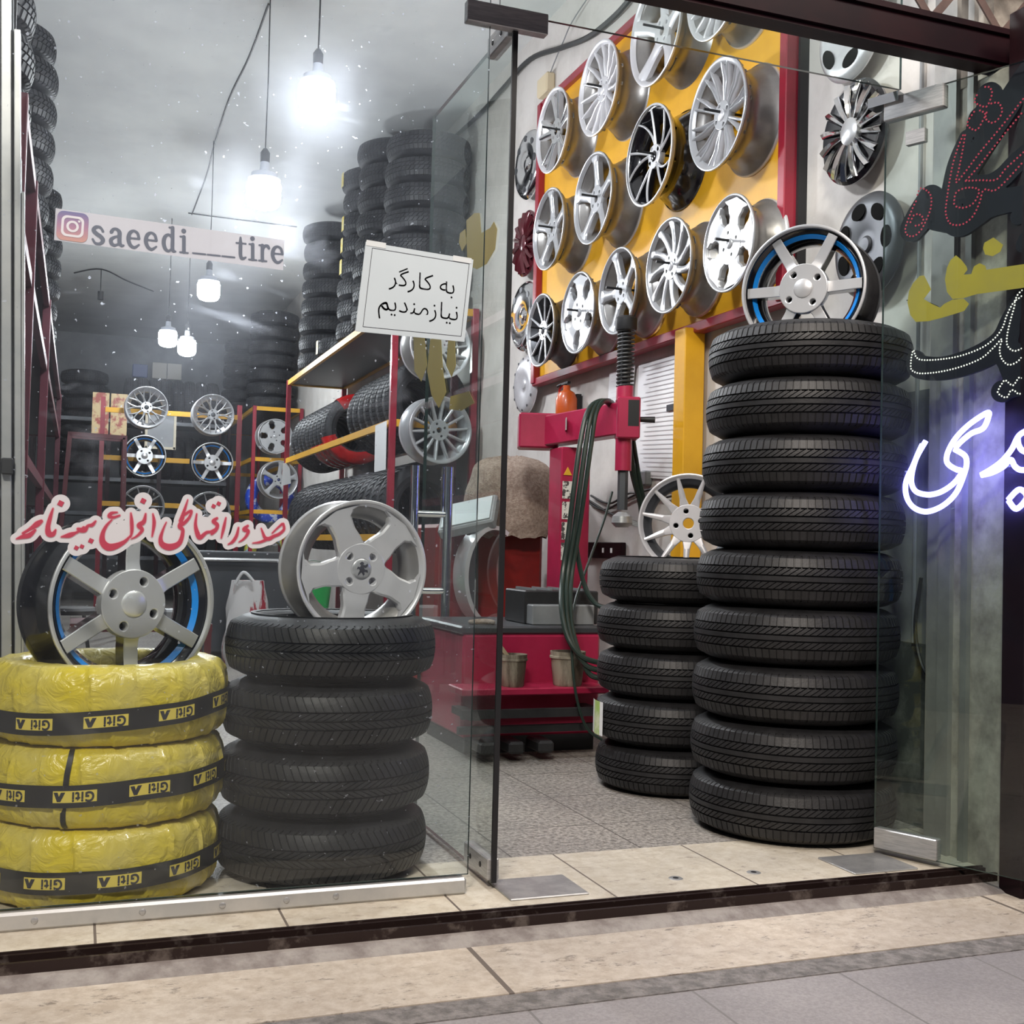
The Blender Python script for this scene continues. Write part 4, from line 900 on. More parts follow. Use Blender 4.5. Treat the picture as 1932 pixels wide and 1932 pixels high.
# fire extinguisher on the wall
p = P(1068, 790, 0, XW-.09); o = thing('fire_extinguisher', 'small orange red extinguisher on the wall above the red arm', 'fire extinguisher', p)
MB().lathe([(0, 0), (.055, 0), (.06, .02), (.06, .11), (.045, .145), (.02, .16), (.02, .185), (0, .185)], 28).build('cylinder', M['orange2'], o)
MB().tube(spline([(0, 0, .18), (0, .05, .20), (-.02, .09, .19)], 5), .008).box((0, .02, .20), (.02, .10, .012)).build('valve', M['mblack'], o)
MB().tube(spline([(0, .05, .2), (0, .10, .17), (0, .105, .08), (0, .08, .03)], 5), .008).build('hose', M['redwrap'], o)
MB().box((.065, 0, .08), (.03, .05, .12)).build('bracket', M['mblack'], o)
# ================================================================== TYRE CHANGER
tcg = thing('tyre_changer', 'red tyre changing machine with tall column and black spring shaft', 'tyre changer', (1.86, 2.15, 0)); L0 = Vector(tcg.location)
lp = lambda x, y, z: Vector((x, y, z))-L0
MB().box(lp(1.87, 2.18, .29), (.64, .62, .44), bev=.012).build('body', M['machred'], tcg)
MB().box(lp(1.87, 2.16, .04), (.60, .56, .08)).build('plinth', M['mblack'], tcg)
MB().box(lp(1.87, 2.20, .525), (.66, .66, .035), bev=.008).build('top_plate', M['gunmetal'], tcg)
MB().box(lp(1.82, 1.78, .285), (.66, .20, .03), bev=.005).build('front_ledge', M['machred'], tcg)
MB().box(lp(1.82, 1.66, .20), (.68, .03, .035)).box(lp(1.82, 1.70, .13), (.68, .03, .03)).box(lp(2.10, 1.78, .19), (.05, .24, .03)).box(lp(1.54, 1.78, .19), (.05, .24, .03)).build('step_frame', M['plastic'], tcg)
for x in (1.60, 1.72, 1.85): MB().box(lp(x, 1.72, .06), (.07, .16, .05), bev=.01).build('foot_pedal', M['plastic'], tcg)
# column
c0 = P(1072, 1000, 1, 2.46); cx, cy = c0.x, 2.46
MB().box(lp(cx, cy, .95), (.155, .16, .86), bev=.006).build('column', M['machred'], tcg)
deco = mat('warning_label', (.78, .76, .70), .5, col2=(.08, .07, .07), scale=30, thresh=(.52, .55))
q = MB()
for k, z in enumerate((1.17, 1.07, .97, .87)): q.box(lp(cx-.045, cy-.0815, z), (.05, .003, .085))
q.build('warning_labels', deco, tcg)
v, f = filled([[(-.022, -.018), (.022, -.018), (0, .022)]], .0015)
for z in (1.26, .77): MB().add([lp(cx-.045+p.x, cy-.083+p.z, z+p.y) for p in v], f).build('warning_triangle', mat('warn_yellow', (.75, .42, .03), .5), tcg)
# arm: from the pivot box behind the column towards the door
a0 = P(1015, 815, 1, 2.62); a1 = P(1052, 812, 1, 2.50); a2 = P(1184, 790, 1, 1.98)
MB().box(a0-L0, (.20, .17, .175), Matrix.Rotation(R(-18), 3, 'Z'), bev=.008).build('pivot_box', M['machred'], tcg)
d = (a2-a1).normalized()
MB().bar(a1-L0-d*.05, a2-L0, .095, .15, bev=.006).build('arm', M['machred'], tcg)
hz = a2.z
MB().box(a2-L0, (.105, .12, .19), Matrix.Rotation(R(-20), 3, 'Z'), bev=.006).build('head_block', M['machred'], tcg)
MB().box(a2-L0+Vector((.0, -.062, .02)), (.05, .004, .12), Matrix.Rotation(R(-20), 3, 'Z')).build('head_slot', M['mblack'], tcg)
sx, sy = a2.x-.012, a2.y+.01
ztop = P(1177, 597, 1, sy).z
MB().cyl(lp(sx, sy, hz-.42), lp(sx, sy, ztop-.05), .024, seg=6).build('hex_shaft', M['gunmetal'], tcg)
n = 15; z0, z1 = hz+.14, ztop-.06
MB().tube([lp(sx+.036*cos(2*pi*t*n/240), sy+.036*sin(2*pi*t*n/240), z0+(z1-z0)*t/240) for t in range(241)], .0062, 7).build('spring', M['plastic'], tcg)
MB().lathe([(0, 0), (.046, 0), (.05, .01), (.05, .055), (.04, .065), (0, .065)], 28, M4=Matrix.Translation(lp(sx, sy, ztop-.065))).build('shaft_cap', M['plastic'], tcg)
MB().lathe([(.025, 0), (.04, 0), (.04, .06), (.025, .06)], 24, M4=Matrix.Translation(lp(sx, sy, hz+.09))).build('collar', M['machred'], tcg)
MB().lathe([(.025, -.15), (.038, -.15), (.038, 0), (.025, 0)], 24, M4=Matrix.Translation(lp(sx, sy, hz-.09))).build('lower_sleeve', M['machred'], tcg)
MB().cyl(a2-L0+Vector((.05, 0, 0)), a2-L0+Vector((.125, -.03, -.0)), .012, .015).build('locking_handle', M['plastic'], tcg)
q = MB().lathe([(0, 0), (.03, 0), (.05, .02), (.045, .05), (.02, .07), (0, .07)], 20, M4=Matrix.Translation(lp(sx, sy, hz-.50)))
q.bar(lp(sx, sy, hz-.46), lp(sx+.10, sy-.05, hz-.50), .022).build('mount_head', M['steel'], tcg)
MB().box(a1-L0+d*.14+Vector((-.056, -.02, .01)), (.004, .07, .06), Matrix.Rotation(R(-20), 3, 'Z')).build('maker_plate', M['steel'], tcg)
# hoses draped over the arm
def hose(pts, r_, lab, y0=None, n=8):
    w = [P(x, yy, 1, y) for x, yy, y in pts]
    return tag(MB().tube(spline(w, n), r_, 9).build('hose', M['hose']), lab, 'hose', 'hoses on the tyre changer')
for i, (dx, dy, lab) in enumerate(((0, 0, 'outermost green hose draped over the red arm'), (11, .03, 'middle green hose draped over the red arm'), (21, .06, 'innermost green hose draped over the red arm'))):
    hose(((1160+dx*.3, 800, 2.12+dy), (1150+dx*.4, 764, 2.05+dy), (1130+dx*.5, 757, 1.96), (1108+dx*.8, 778, 1.90), (1094+dx, 840, 1.88), (1083+dx, 920, 1.87), (1072+dx*.9, 1010, 1.86), (1061+dx*.8, 1090, 1.84), (1060+dx*.8, 1150+i*8, 1.70), (1072+dx*.9, 1205+i*12, 1.62), (1100+dx*.6, 1240+i*16, 1.58), (1142, 1252+i*14, 1.56)), .0115, lab)
hose(((1084, 1000, 1.9), (1092, 1060, 1.88), (1105, 1110, 1.86), (1125, 1140, 1.8), (1150, 1147, 1.7)), .011, 'short black hose loop running to the low tyre stack')
hose(((1186, 812, 2.1), (1188, 850, 2.1), (1196, 900, 2.12), (1210, 955, 2.15), (1212, 1010, 2.16)), .016, 'thick green hose hanging right of the shaft')
hose(((1192, 812, 2.1), (1198, 850, 2.1), (1206, 900, 2.12), (1215, 950, 2.14), (1219, 1010, 2.16)), .010, 'thin green hose hanging right of the shaft')
hose(((1155, 928, 2.1), (1140, 980, 2.05), (1122, 1030, 2.0), (1100, 1090, 1.95), (1084, 1140, 1.86), (1078, 1200, 1.66), (1085, 1300, 1.58), (1105, 1370, 1.56), (1136, 1396, 1.54)), .006, 'thin black air hose crossing down to the floor')
# things on the machine
o = thing('parts_bin', 'black sloped parts bin on the tyre changer', 'bin', (2.06, 2.08, .5425))
MB().box((0, .06, .075), (.36, .26, .15), bev=.006).build('box', M['plastic'], o)
MB().box((-.02, -.09, .045), (.30, .10, .09), bev=.005).build('front_lip', M['greyplastic'], o)
for k in range(4): MB().bar((-.13+.08*k, -.06, .155), (-.13+.08*k, .17, .155), .012, .01).build('divider', M['greyplastic'], o)
tag(MB().tube(spline([(1.62, 1.98, .552), (1.66, 1.94, .555), (1.72, 1.97, .553), (1.70, 2.02, .556), (1.64, 2.03, .553)], 5, True), .009, 7, closed=True).build('rag', M['burlap']), 'crumpled dark rag on the tyre changer top', 'rag')
def pail(x, y, z, r_, h, lab, m='bucket'):
    o = thing('bucket', lab, 'bucket', (x, y, z))
    MB().lathe([(0, 0), (r_*.78, 0), (r_*.82, .006), (r_*.97, h*.80), (r_*1.05, h*.81), (r_*1.05, h*.87), (r_, h*.88), (r_*1.02, h), (r_*.95, h), (r_*.76, .02), (0, .02)], 36).build('body', M[m], o)
    MB().lathe([(0, h*.72), (r_*.92, h*.72)], 30).build('contents', M['plastic'], o)
    return o
b1 = pail(1.735, 1.755, .30, .058, .135, 'small dirty white bucket with a brush on the red ledge')
MB().bar((0, .0, .09), (-.07, -.02, .17), .016).build('brush_handle', mat('pale_wood', (.48, .38, .25), .6), b1)
pail(1.985, 1.755, .30, .075, .145, 'larger streaked bucket on the right of the red ledge')
# wheel balancer behind
wbm = thing('wheel_balancer', 'orange red wheel balancer under the burlap cover', 'wheel balancer', (2.12, 3.42, 0)); L1 = Vector(wbm.location)
MB().box((0, 0, .50), (.62, .5, 1.0), bev=.02).build('cabinet', M['orange'], wbm)
MB().box((0, 0, .03), (.60, .48, .06)).build('plinth', M['mblack'], wbm)
q = MB(); na = 26; hc = P(903, 1085, 1, 2.95)-L1
prof = []
for k in range(na+1):
    a = R(60+190*k/na); prof.append((cos(a), sin(a)))
for k, (cx_, s_) in enumerate(prof):
    for x_ in (-.10, .10):
        q.v.append((hc.x+.0+.16*cx_+.05, hc.y+x_, hc.z+.26*s_)); q.v.append((hc.x+.138*cx_+.05, hc.y+x_, hc.z+.238*s_))
for k in range(na):
    a, b_ = k*4, (k+1)*4
    q.f += [(a, b_, b_+2, a+2), (a+1, a+3, b_+3, b_+1), (a, a+1, b_+1, b_), (a+2, b_+2, b_+3, a+3)]
q.build('wheel_guard', M['silver'], wbm)
# burlap bundle
bp_ = P(972, 930, 1, 3.15); o = thing('burlap_cover', 'brown burlap sacking bundled on top of the balancer', 'sacking', (bp_.x, 3.2, 1.0))
q = MB(); na, nj = 48, 20
for j in range(nj+1):
    t_ = j/nj; zz = -.06+.44*t_
    prf = (.20+.05*sin(t_*3.0))*(1 if t_ < .8 else sqrt(max(0, 1-((t_-.8)/.205)**2)))
    for k in range(na):
        a = 2*pi*k/na; f = 1+.15*noise.noise((2.2*cos(a)+4, 2.2*sin(a), zz*5))+.05*noise.noise((7*cos(a), 7*sin(a), zz*14))
        q.v.append((prf*1.02*f*cos(a), prf*.8*f*sin(a), zz+.03*noise.noise((3*cos(a), 3*sin(a), zz*3))))
q.f = [(j*na+k, j*na+(k+1) % na, (j+1)*na+(k+1) % na, (j+1)*na+k) for j in range(nj) for k in range(na)]+[tuple(nj*na+k for k in range(na))]
q.build('sacking', M['burlap'], o, 60)
# grey tilted instrument on a shelf arm
pm = P(885, 975, 1, 3.0); o = thing('instrument_panel', 'grey slanted instrument panel beyond the left glass door', 'instrument', (pm.x, 3.0, pm.z))
rm = Matrix.Rotation(R(-25), 3, 'Z')@Matrix.Rotation(R(38), 3, 'X')@Matrix.Rotation(R(-16), 3, 'Y')
MB().box((0, 0, 0), (.31, .24, .06), rm, bev=.01).build('casing', M['greyplastic'], o)
MB().box(rm@Vector((0, 0, .034)), (.27, .20, .006), rm, bev=.002).build('face', mat('pale_panel', (.48, .53, .55), .3), o)
MB().bar((.02, 0, -.02), (.06, .05, -pm.z+.0), .05).build('stand', M['gunmetal'], o)
# ================================================================== WRITING ON THE GLASS
def basis(p0, n):
    """local frame on a pane: returns function pixel -> (u, v) in metres, and matrix"""
    n = Vector(n).normalized(); ux = Vector((0, 0, 1)).cross(n).normalized(); uy = n.cross(ux); p0 = Vector(p0)
    if ux.dot(rt) < 0: pass
    m = Matrix((ux, uy, n)).transposed().to_4x4(); m.translation = p0
    def uv(px, py):
        q_ = Pn(px, py, p0, n)-p0; return (q_.dot(ux), q_.dot(uy))
    return uv, m
def ribbon(q, pts, th, z, n=5, mi=0, closed=False, cap=8):
    """flat vinyl stroke: pts are (u, v, half width)"""
    s = spline(pts, n, closed); N = len(s); o = []
    for i, (x, y, w_) in enumerate(s):
        a, b_ = s[max(0, i-1)], s[min(N-1, i+1)]
        if closed: a, b_ = s[i-1], s[(i+1) % N]
        dx, dy = b_[0]-a[0], b_[1]-a[1]; l = math.hypot(dx, dy) or 1
        w_ = max(w_, 1e-4); o += [(x-dy/l*w_, y+dx/l*w_, z), (x+dy/l*w_, y-dx/l*w_, z)]
    fs = [(2*i, 2*i+1, (2*i+3) % (2*N), (2*i+2) % (2*N)) for i in range(N if closed else N-1)]
    q.add(o, fs, mi)
    if cap and not closed:
        for x, y, w_ in (s[0], s[-1]):
            if w_ > .0015: q.add([(a_, b2, z+.00005) for a_, b2 in circle(x, y, w_, 14)], [tuple(range(14))], mi)
    return q
def place(o, m): o.matrix_world = m; return o
# --- notice paper: "worker wanted", two lines in Persian
uvw, mw = basis((.4, -.009, 1.2), (0, -1, 0))
Q = [uvw(*p) for p in ((690, 456), (893, 490), (876, 645), (670, 625))]
cen = (sum(p[0] for p in Q)/4, sum(p[1] for p in Q)/4); Q = [(a-cen[0], b-cen[1]) for a, b in Q]
mN = mw@Matrix.Translation((cen[0], cen[1], 0))
note = thing('paper_notice', 'white paper notice with two lines of Persian text taped to the window', 'notice')
v, f = filled([Q], .0008); MB().add(v, f).build('sheet', M['paper'], note)
q = MB(); inn = [(a*.90+.004, b*.88) for a, b in Q]
for a, b in zip(inn, inn[1:]+inn[:1]): q.bar((a[0], a[1], .001), (b[0], b[1], .001), .0012, .0006)
q.build('border_line', M['ink'], note)
ang = atan2(Q[1][1]-Q[0][1], Q[1][0]-Q[0][0])
for i, (s, dx, dy, sz) in enumerate((('به کارگر', .018, .030, .060), ('نیازمندیم', .010, -.036, .060))):
    v, f = text_geo(persian(s), sz, .0004, -.0006); cx_ = sum(p.x for p in v)/len(v)
    MB().add([((p.x-cx_)*cos(ang)-p.y*sin(ang)+dx, (p.x-cx_)*sin(ang)+p.y*cos(ang)+dy, .0014) for p in v], f).build('lettering', M['ink'], note)
for k in (0, 1): MB().box((Q[k][0]*.80, Q[k][1]*.97, .0014), (.05, .014, .0006), Matrix.Rotation(ang, 3, 'Z')).build('tape', mat('clear_tape', (.70, .74, .76), .2), note)
place(note, mN)
# --- white window sticker with camera logo and handle
Q = [uvw(*p) for p in ((105, 393), (537, 453), (534, 510), (102, 453))]; cen = (sum(p[0] for p in Q)/4, sum(p[1] for p in Q)/4); Q = [(a-cen[0], b-cen[1]) for a, b in Q]
stk = thing('window_sticker', 'long white window sticker with camera logo and grey lettering', 'sticker'); ang = atan2(Q[1][1]-Q[0][1], Q[1][0]-Q[0][0])
film = bpy.data.materials.new('white_film'); film.use_nodes = True; nt = film.node_tree; nt.nodes['Principled BSDF'].inputs['Base Color'].default_value = (.66, .68, .76, 1); nt.nodes['Principled BSDF'].inputs['Alpha'].default_value = .62
v, f = filled([Q], .0004); MB().add(v, f).build('film', film, stk)
hgt = math.dist(Q[0], Q[3]); wid = math.dist(Q[0], Q[1]); rotm = Matrix.Rotation(ang, 4, 'Z')
gradm = bpy.data.materials.new('logo_gradient'); gradm.use_nodes = True; nt = gradm.node_tree; b_ = nt.nodes['Principled BSDF']
tc = nt.nodes.new('ShaderNodeTexCoord'); sp = nt.nodes.new('ShaderNodeSeparateXYZ'); nt.links.new(tc.outputs['Generated'], sp.inputs[0]); rp = nt.nodes.new('ShaderNodeValToRGB'); nt.links.new(sp.outputs[1], rp.inputs[0]); nt.links.new(rp.outputs[0], b_.inputs[0])
rp.color_ramp.elements[0].color = (.55, .32, .28, 1); rp.color_ramp.elements[1].color = (.17, .18, .36, 1); e_ = rp.color_ramp.elements.new(.5); e_.color = (.38, .22, .34, 1)
def rrect(w_, h_, r_, n=6): return [(sx_*(w_-r_)+r_*cos(a0_+pi/2*k/n), sy_*(h_-r_)+r_*sin(a0_+pi/2*k/n)) for sx_, sy_, a0_ in ((1, 1, 0), (-1, 1, pi/2), (-1, -1, pi), (1, -1, 3*pi/2)) for k in range(n+1)]
lx = -wid/2+hgt*.52; s_ = hgt*.46
v, f = filled([rrect(s_, s_, s_*.42)], .0004); MB().add([rotm@Vector((p.x+lx, p.y, p.z+.0009)) for p in v], f).build('logo', gradm, stk)
wm = mat('logo_white', (.70, .70, .76), .5)
q = MB()
for polys in ([rrect(s_*.72, s_*.72, s_*.36), rrect(s_*.56, s_*.56, s_*.26)], [circle(0, 0, s_*.40), circle(0, 0, s_*.24)], [circle(s_*.40, s_*.40, s_*.08, 12)]):
    v, f = filled(polys, .0003); q.add([rotm@Vector((p.x+lx, p.y, p.z+.0016)) for p in v], f)
q.build('logo_camera', wm, stk)
gi = mat('grey_lettering', (.13, .155, .21), .5)
GL = {'s': ([[(.62, .76, .07), (.48, .97, .07), (.24, .96, .09), (.13, .76, .11), (.30, .57, .11), (.50, .44, .11), (.62, .24, .11), (.48, .03, .08), (.22, .03, .07), (.08, .24, .06)]], ()),
 'a': ([[(.13, .78, .10), (.22, .94, .08), (.40, .97, .08), (.55, .82, .11), (.56, .55, .11), (.56, .20, .11), (.66, .04, .08), (.78, .07, .05)], [(.55, .58, .06), (.30, .50, .07), (.11, .33, .10), (.13, .12, .10), (.28, .02, .08), (.46, .10, .06), (.56, .26, .06)]], ()),
 'e': ([[(.12, .54, .055), (.40, .54, .055), (.66, .54, .055)], [(.66, .56, .08), (.58, .86, .08), (.38, .98, .07), (.18, .84, .10), (.09, .50, .11), (.18, .16, .10), (.40, .01, .08), (.66, .20, .05)]], ()),
 'd': ([[(.58, 1.42, .10), (.58, .80, .10), (.58, .12, .10), (.74, .03, .05)], [(.56, .78, .06), (.38, .98, .07), (.17, .84, .10), (.09, .50, .11), (.17, .14, .10), (.36, .02, .07), (.56, .20, .06)], [(.40, 1.42, .05), (.58, 1.43, .05)]], ()),
 'i': ([[(.32, .95, .10), (.32, .5, .10), (.32, .05, .10)], [(.12, .95, .05), (.32, .96, .05)], [(.10, .02, .05), (.54, .02, .05)]], [(.31, 1.30, .13)]),
 't': ([[(.30, 1.28, .06), (.30, .9, .10), (.30, .22, .10), (.40, .03, .09), (.60, .12, .05)], [(.06, .94, .05), (.60, .94, .05)]], ()),
 'r': ([[(.26, .95, .10), (.26, .5, .10), (.26, .04, .10)], [(.08, .95, .05), (.26, .96, .05)], [(.06, .02, .05), (.50, .02, .05)], [(.28, .60, .06), (.38, .90, .08), (.56, .95, .09), (.64, .82, .08)]], ()),
 '_': ([[(.05, .05, .05), (.75, .05, .05)]], ())}
B0, B1 = uvw(172, 459), uvw(535, 497); bx = [(B1[k]-B0[k])/363 for k in (0, 1)]; by = [uvw(300, 440)[k]-uvw(300, 472)[k] for k in (0, 1)]
for chs, xs in (('saeedi', (172, 204, 236, 268, 301, 331)), ('___', (357, 385, 413)), ('tire', (440, 463, 484, 510))):
    for c_, xp in zip(chs, xs):
        st_, dt = GL[c_]; ax_ = 33/ (1.0)
        f_ = lambda u, v, w_: (B0[0]+bx[0]*(xp-172+u*34)+by[0]*v-cen[0], B0[1]+bx[1]*(xp-172+u*34)+by[1]*v-cen[1], w_*.043)
        blob([[f_(*p) for p in s0] for s0 in st_], .0016, .0012, 0, [f_(*p) for p in dt]).build('letter', gi, stk)
place(stk, mw@Matrix.Translation((cen[0], cen[1], 0)))
# --- red brush lettering with white outline (strokes in a 1932 wide enlargement of the lettering)
SC_ = 3.45
RED = [[(345, 205, 4), (328, 260, 10), (312, 325, 13), (318, 368, 17), (345, 372, 13), (362, 345, 5)], [(268, 288, 10), (242, 306, 16), (216, 325, 12), (185, 345, 8), (150, 366, 7)], [(107, 402, 3), (150, 388, 12), (192, 378, 14), (228, 345, 7)],
 [(622, 288, 5), (600, 312, 10), (572, 318, 8), (552, 345, 13), (525, 345, 14), (508, 338, 8)], [(545, 328, 7), (500, 360, 7), (455, 372, 9), (400, 390, 4)], [(400, 390, 3), (450, 384, 10), (482, 370, 8)],
 [(762, 230, 4), (725, 236, 9), (712, 255, 11), (740, 262, 8), (778, 250, 5)], [(728, 278, 4), (692, 318, 8), (668, 370, 12), (668, 422, 18), (702, 455, 22), (752, 450, 18), (812, 420, 10), (852, 378, 4)],
 [(852, 235, 4), (857, 290, 10), (858, 350, 9), (850, 392, 4)], [(948, 240, 5), (936, 290, 12), (905, 315, 14), (925, 345, 10), (890, 385, 6), (855, 402, 3)], [(995, 240, 4), (1003, 300, 10), (990, 386, 4)],
 [(1196, 262, 4), (1170, 318, 13), (1190, 350, 10), (1168, 428, 14), (1108, 456, 20), (1058, 440, 17), (1045, 400, 11), (1062, 340, 6), (1082, 295, 3)], [(1222, 148, 3), (1196, 228, 9), (1172, 285, 8)], [(1176, 268, 6), (1215, 235, 8), (1245, 222, 8), (1232, 262, 8), (1200, 298, 10), (1166, 322, 8)],
 [(1280, 240, 4), (1272, 310, 9), (1285, 368, 14), (1302, 394, 13), (1342, 362, 9), (1372, 356, 8), (1402, 340, 8)], [(1412, 268, 7), (1390, 288, 12), (1414, 312, 11), (1404, 345, 10), (1378, 370, 8)], [(1470, 265, 4), (1456, 330, 9), (1440, 396, 4)],
 [(1552, 330, 5), (1540, 380, 9), (1515, 420, 9), (1485, 438, 3)], [(1612, 318, 7), (1590, 340, 13), (1614, 352, 11), (1604, 382, 8), (1580, 408, 6), (1556, 422, 3)],
 [(1843, 306, 8), (1848, 340, 8), (1818, 370, 9), (1780, 386, 10), (1750, 402, 12), (1724, 394, 10), (1710, 362, 7), (1700, 335, 4)], [(1835, 306, 7), (1802, 335, 5), (1772, 365, 4)], [(1738, 405, 9), (1692, 424, 7), (1645, 430, 3)]]
DOTS = [(395, 172, 21), (592, 415, 18), (497, 461, 16), (533, 452, 15), (932, 156, 20), (1390, 190, 16), (1423, 173, 16)]
FILL = [(760, 360, 55), (800, 320, 40), (1120, 380, 50), (1330, 300, 45), (1350, 330, 45), (700, 300, 30), (930, 330, 40), (1430, 260, 40), (440, 360, 22), (1670, 375, 35), (600, 370, 38), (545, 410, 30), (900, 260, 40), (330, 300, 20)]
uv2, m2 = basis((.2, -.0085, .9), (0, -1, 0)); c0 = uv2(280, 990)
def cv(x, y):
    a = uv2(x/SC_, 900+y/SC_); return a[0]-c0[0], a[1]-c0[1]
sc1 = abs(cv(1000, 300)[0]-cv(1100, 300)[0])/100
red = thing('window_lettering', 'red Persian brush lettering with white outline across the left window', 'lettering')
pk = mat('vinyl_white', (.66, .66, .70), .5); big = lambda k, e: [[(*cv(x, y), (w_*k+e)*sc1) for x, y, w_ in st_] for st_ in RED]
blob(big(1, 34), .0028, 0, .0006, [(*cv(x, y), (w_+38)*sc1) for x, y, w_ in DOTS]+[(*cv(x, y), w_*sc1) for x, y, w_ in FILL]).build('outline', pk, red)
blob(big(1, 5), .0012, .0008).build('pink_edge', mat('vinyl_pink', (.72, .40, .46), .5), red)
q = blob(big(1.08, 0), .0011, .0014)
for x, y, w_ in DOTS:
    a = cv(x, y); q.add([(u_, v_, .0014) for u_, v_ in circle(*a, w_*sc1*1.15, 4, .35)], [(0, 1, 2, 3)])
q.build('letters', mat('vinyl_red', (.48, .055, .10), .45), red)
place(red, m2@Matrix.Translation((c0[0], c0[1], 0)))
# --- signs carried by the open right door
PD = HG+DN*.02; uvd, md = basis(HG+DD*.4+DN*-.03+Vector((0, 0, 1.2)), DN if DN.dot(CAM-HG) > 0 else -DN)
sgn = 1 if (DN if DN.dot(CAM-HG) > 0 else -DN).dot(CAM-HG) > 0 else -1
def boardpart(o, strokes, m, z, th=.012, nm='backing'):
    """thick board cut round the strokes"""
    return blob([[(*uvd(x, y), r_*.00172) for x, y, r_ in st_] for st_ in strokes], .005, z, th).build(nm, m, o)
def leds(o, paths, m, z, step=.0105, r_=.0030, nm='led_row'):
    for pth in paths:
        s = spline([uvd(x, y) for x, y in pth], 10); q = MB(); acc = 0; last = s[0]; out = [s[0]]
        for a, b in zip(s, s[1:]):
            l = math.dist(a, b); t = step-acc
            while t <= l:
                out.append((a[0]+(b[0]-a[0])*t/l, a[1]+(b[1]-a[1])*t/l)); t += step
            acc = (acc+l) % step if l else acc
        for x, y in out: q.lathe([(0, z+r_*.9), (r_*.7, z+r_*.6), (r_, z)], 7, M4=Matrix.Translation((x, y, 0)))
        q.build(nm, m, o)
k6 = 7.667
f2 = lambda l: [(1680+x/k6, 130+y/k6) for x, y in l]
f3 = lambda l: [(1680+x/k6, 380+y/k6) for x, y in l]
f4 = lambda l: [(1680+x/k6, 540+y/k6) for x, y in l]
f5 = lambda l: [(1680+x/k6, 740+y/k6) for x, y in l]
navy = mat('sign_board_black', (.010, .009, .016), .4)
s1 = thing('letter_sign', 'black cut out letter sign with red light dots on the right door', 'sign')
boardpart(s1, [[(1754, 375, 24), (1738, 405, 27), (1722, 430, 24)], [(1762, 416, 16), (1790, 412, 24)], [(1822, 258, 12), (1806, 310, 18), (1795, 370, 20), (1792, 400, 22), (1810, 420, 24), (1840, 402, 24), (1870, 385, 22), (1932, 372, 20), (2040, 350, 20)],
 [(1812, 345, 18), (1850, 280, 20), (1890, 215, 22), (1932, 150, 22), (1990, 70, 22)], [(1815, 352, 20), (1860, 352, 20), (1890, 335, 18), (1915, 310, 18), (1945, 285, 18), (2010, 240, 18)], [(1864, 180, 22), (1874, 205, 24)], [(1848, 222, 20), (1842, 238, 18)], [(1880, 205, 24), (1884, 222, 22)], [(1850, 390, 22), (1830, 360, 20)], [(1932, 400, 14), (1922, 408, 14)], [(1935, 450, 12), (1930, 462, 12)]], navy, .0)
redled = emis('red_led', (1.0, .12, .18), .6)
leds(s1, [f3([(370, 0), (320, 100), (250, 280), (215, 400), (240, 480), (310, 505), (390, 470), (470, 370), (560, 170), (590, 50), (585, -80), (520, -160), (430, -185), (380, -60)]), f3([(290, 300), (340, 200), (420, 190), (475, 250), (440, 330), (340, 355)]),
 f2([(1050, 960), (980, 1130), (910, 1350), (860, 1600), (815, 1900), (800, 2080), (850, 2220), (950, 2260), (1080, 2230), (1200, 2120), (1290, 1930), (1350, 1750), (1500, 1760), (1650, 1640), (1932, 1330)]), f2([(1080, 960), (1040, 1200), (990, 1450), (950, 1640), (1090, 1480), (1300, 1200), (1600, 840), (1932, 420)]), f2([(1090, 1620), (1300, 1610), (1530, 1600), (1660, 1450), (1800, 1320), (1932, 1200)]), f2([(1100, 1610), (1300, 1380), (1600, 1000), (1932, 600)]),
 f2([(920, 1950), (950, 1790), (1100, 1720), (1270, 1740), (1260, 1850), (1180, 1960), (1050, 2010), (950, 1990)]), f2([(1250, 380), (1220, 480), (1370, 550), (1430, 480), (1470, 340), (1420, 260), (1330, 270)]), f2([(1210, 620), (1110, 800), (1240, 885), (1330, 760), (1370, 650), (1270, 590)]), f2([(1460, 500), (1560, 490), (1615, 590), (1580, 700), (1480, 780), (1380, 720), (1400, 600)])], redled, .0)
place(s1, md)
s2 = thing('letter_sign', 'navy cut out letter sign with white light dots on the right door', 'sign')
boardpart(s2, [[(1726, 678, 16), (1735, 692, 20), (1775, 695, 20), (1820, 685, 21), (1865, 665, 22), (1895, 640, 22), (1908, 600, 16), (1935, 555, 14), (1990, 520, 14)], [(1905, 610, 14), (1898, 650, 20), (1905, 680, 20), (1940, 665, 20), (2000, 640, 20)], [(1890, 738, 18), (1905, 732, 16), (1932, 726, 18), (1960, 722, 18)], [(1905, 690, 18), (1915, 715, 18)]], navy, .0)
whled = emis('white_led', (1.0, .93, .82), 1.6)
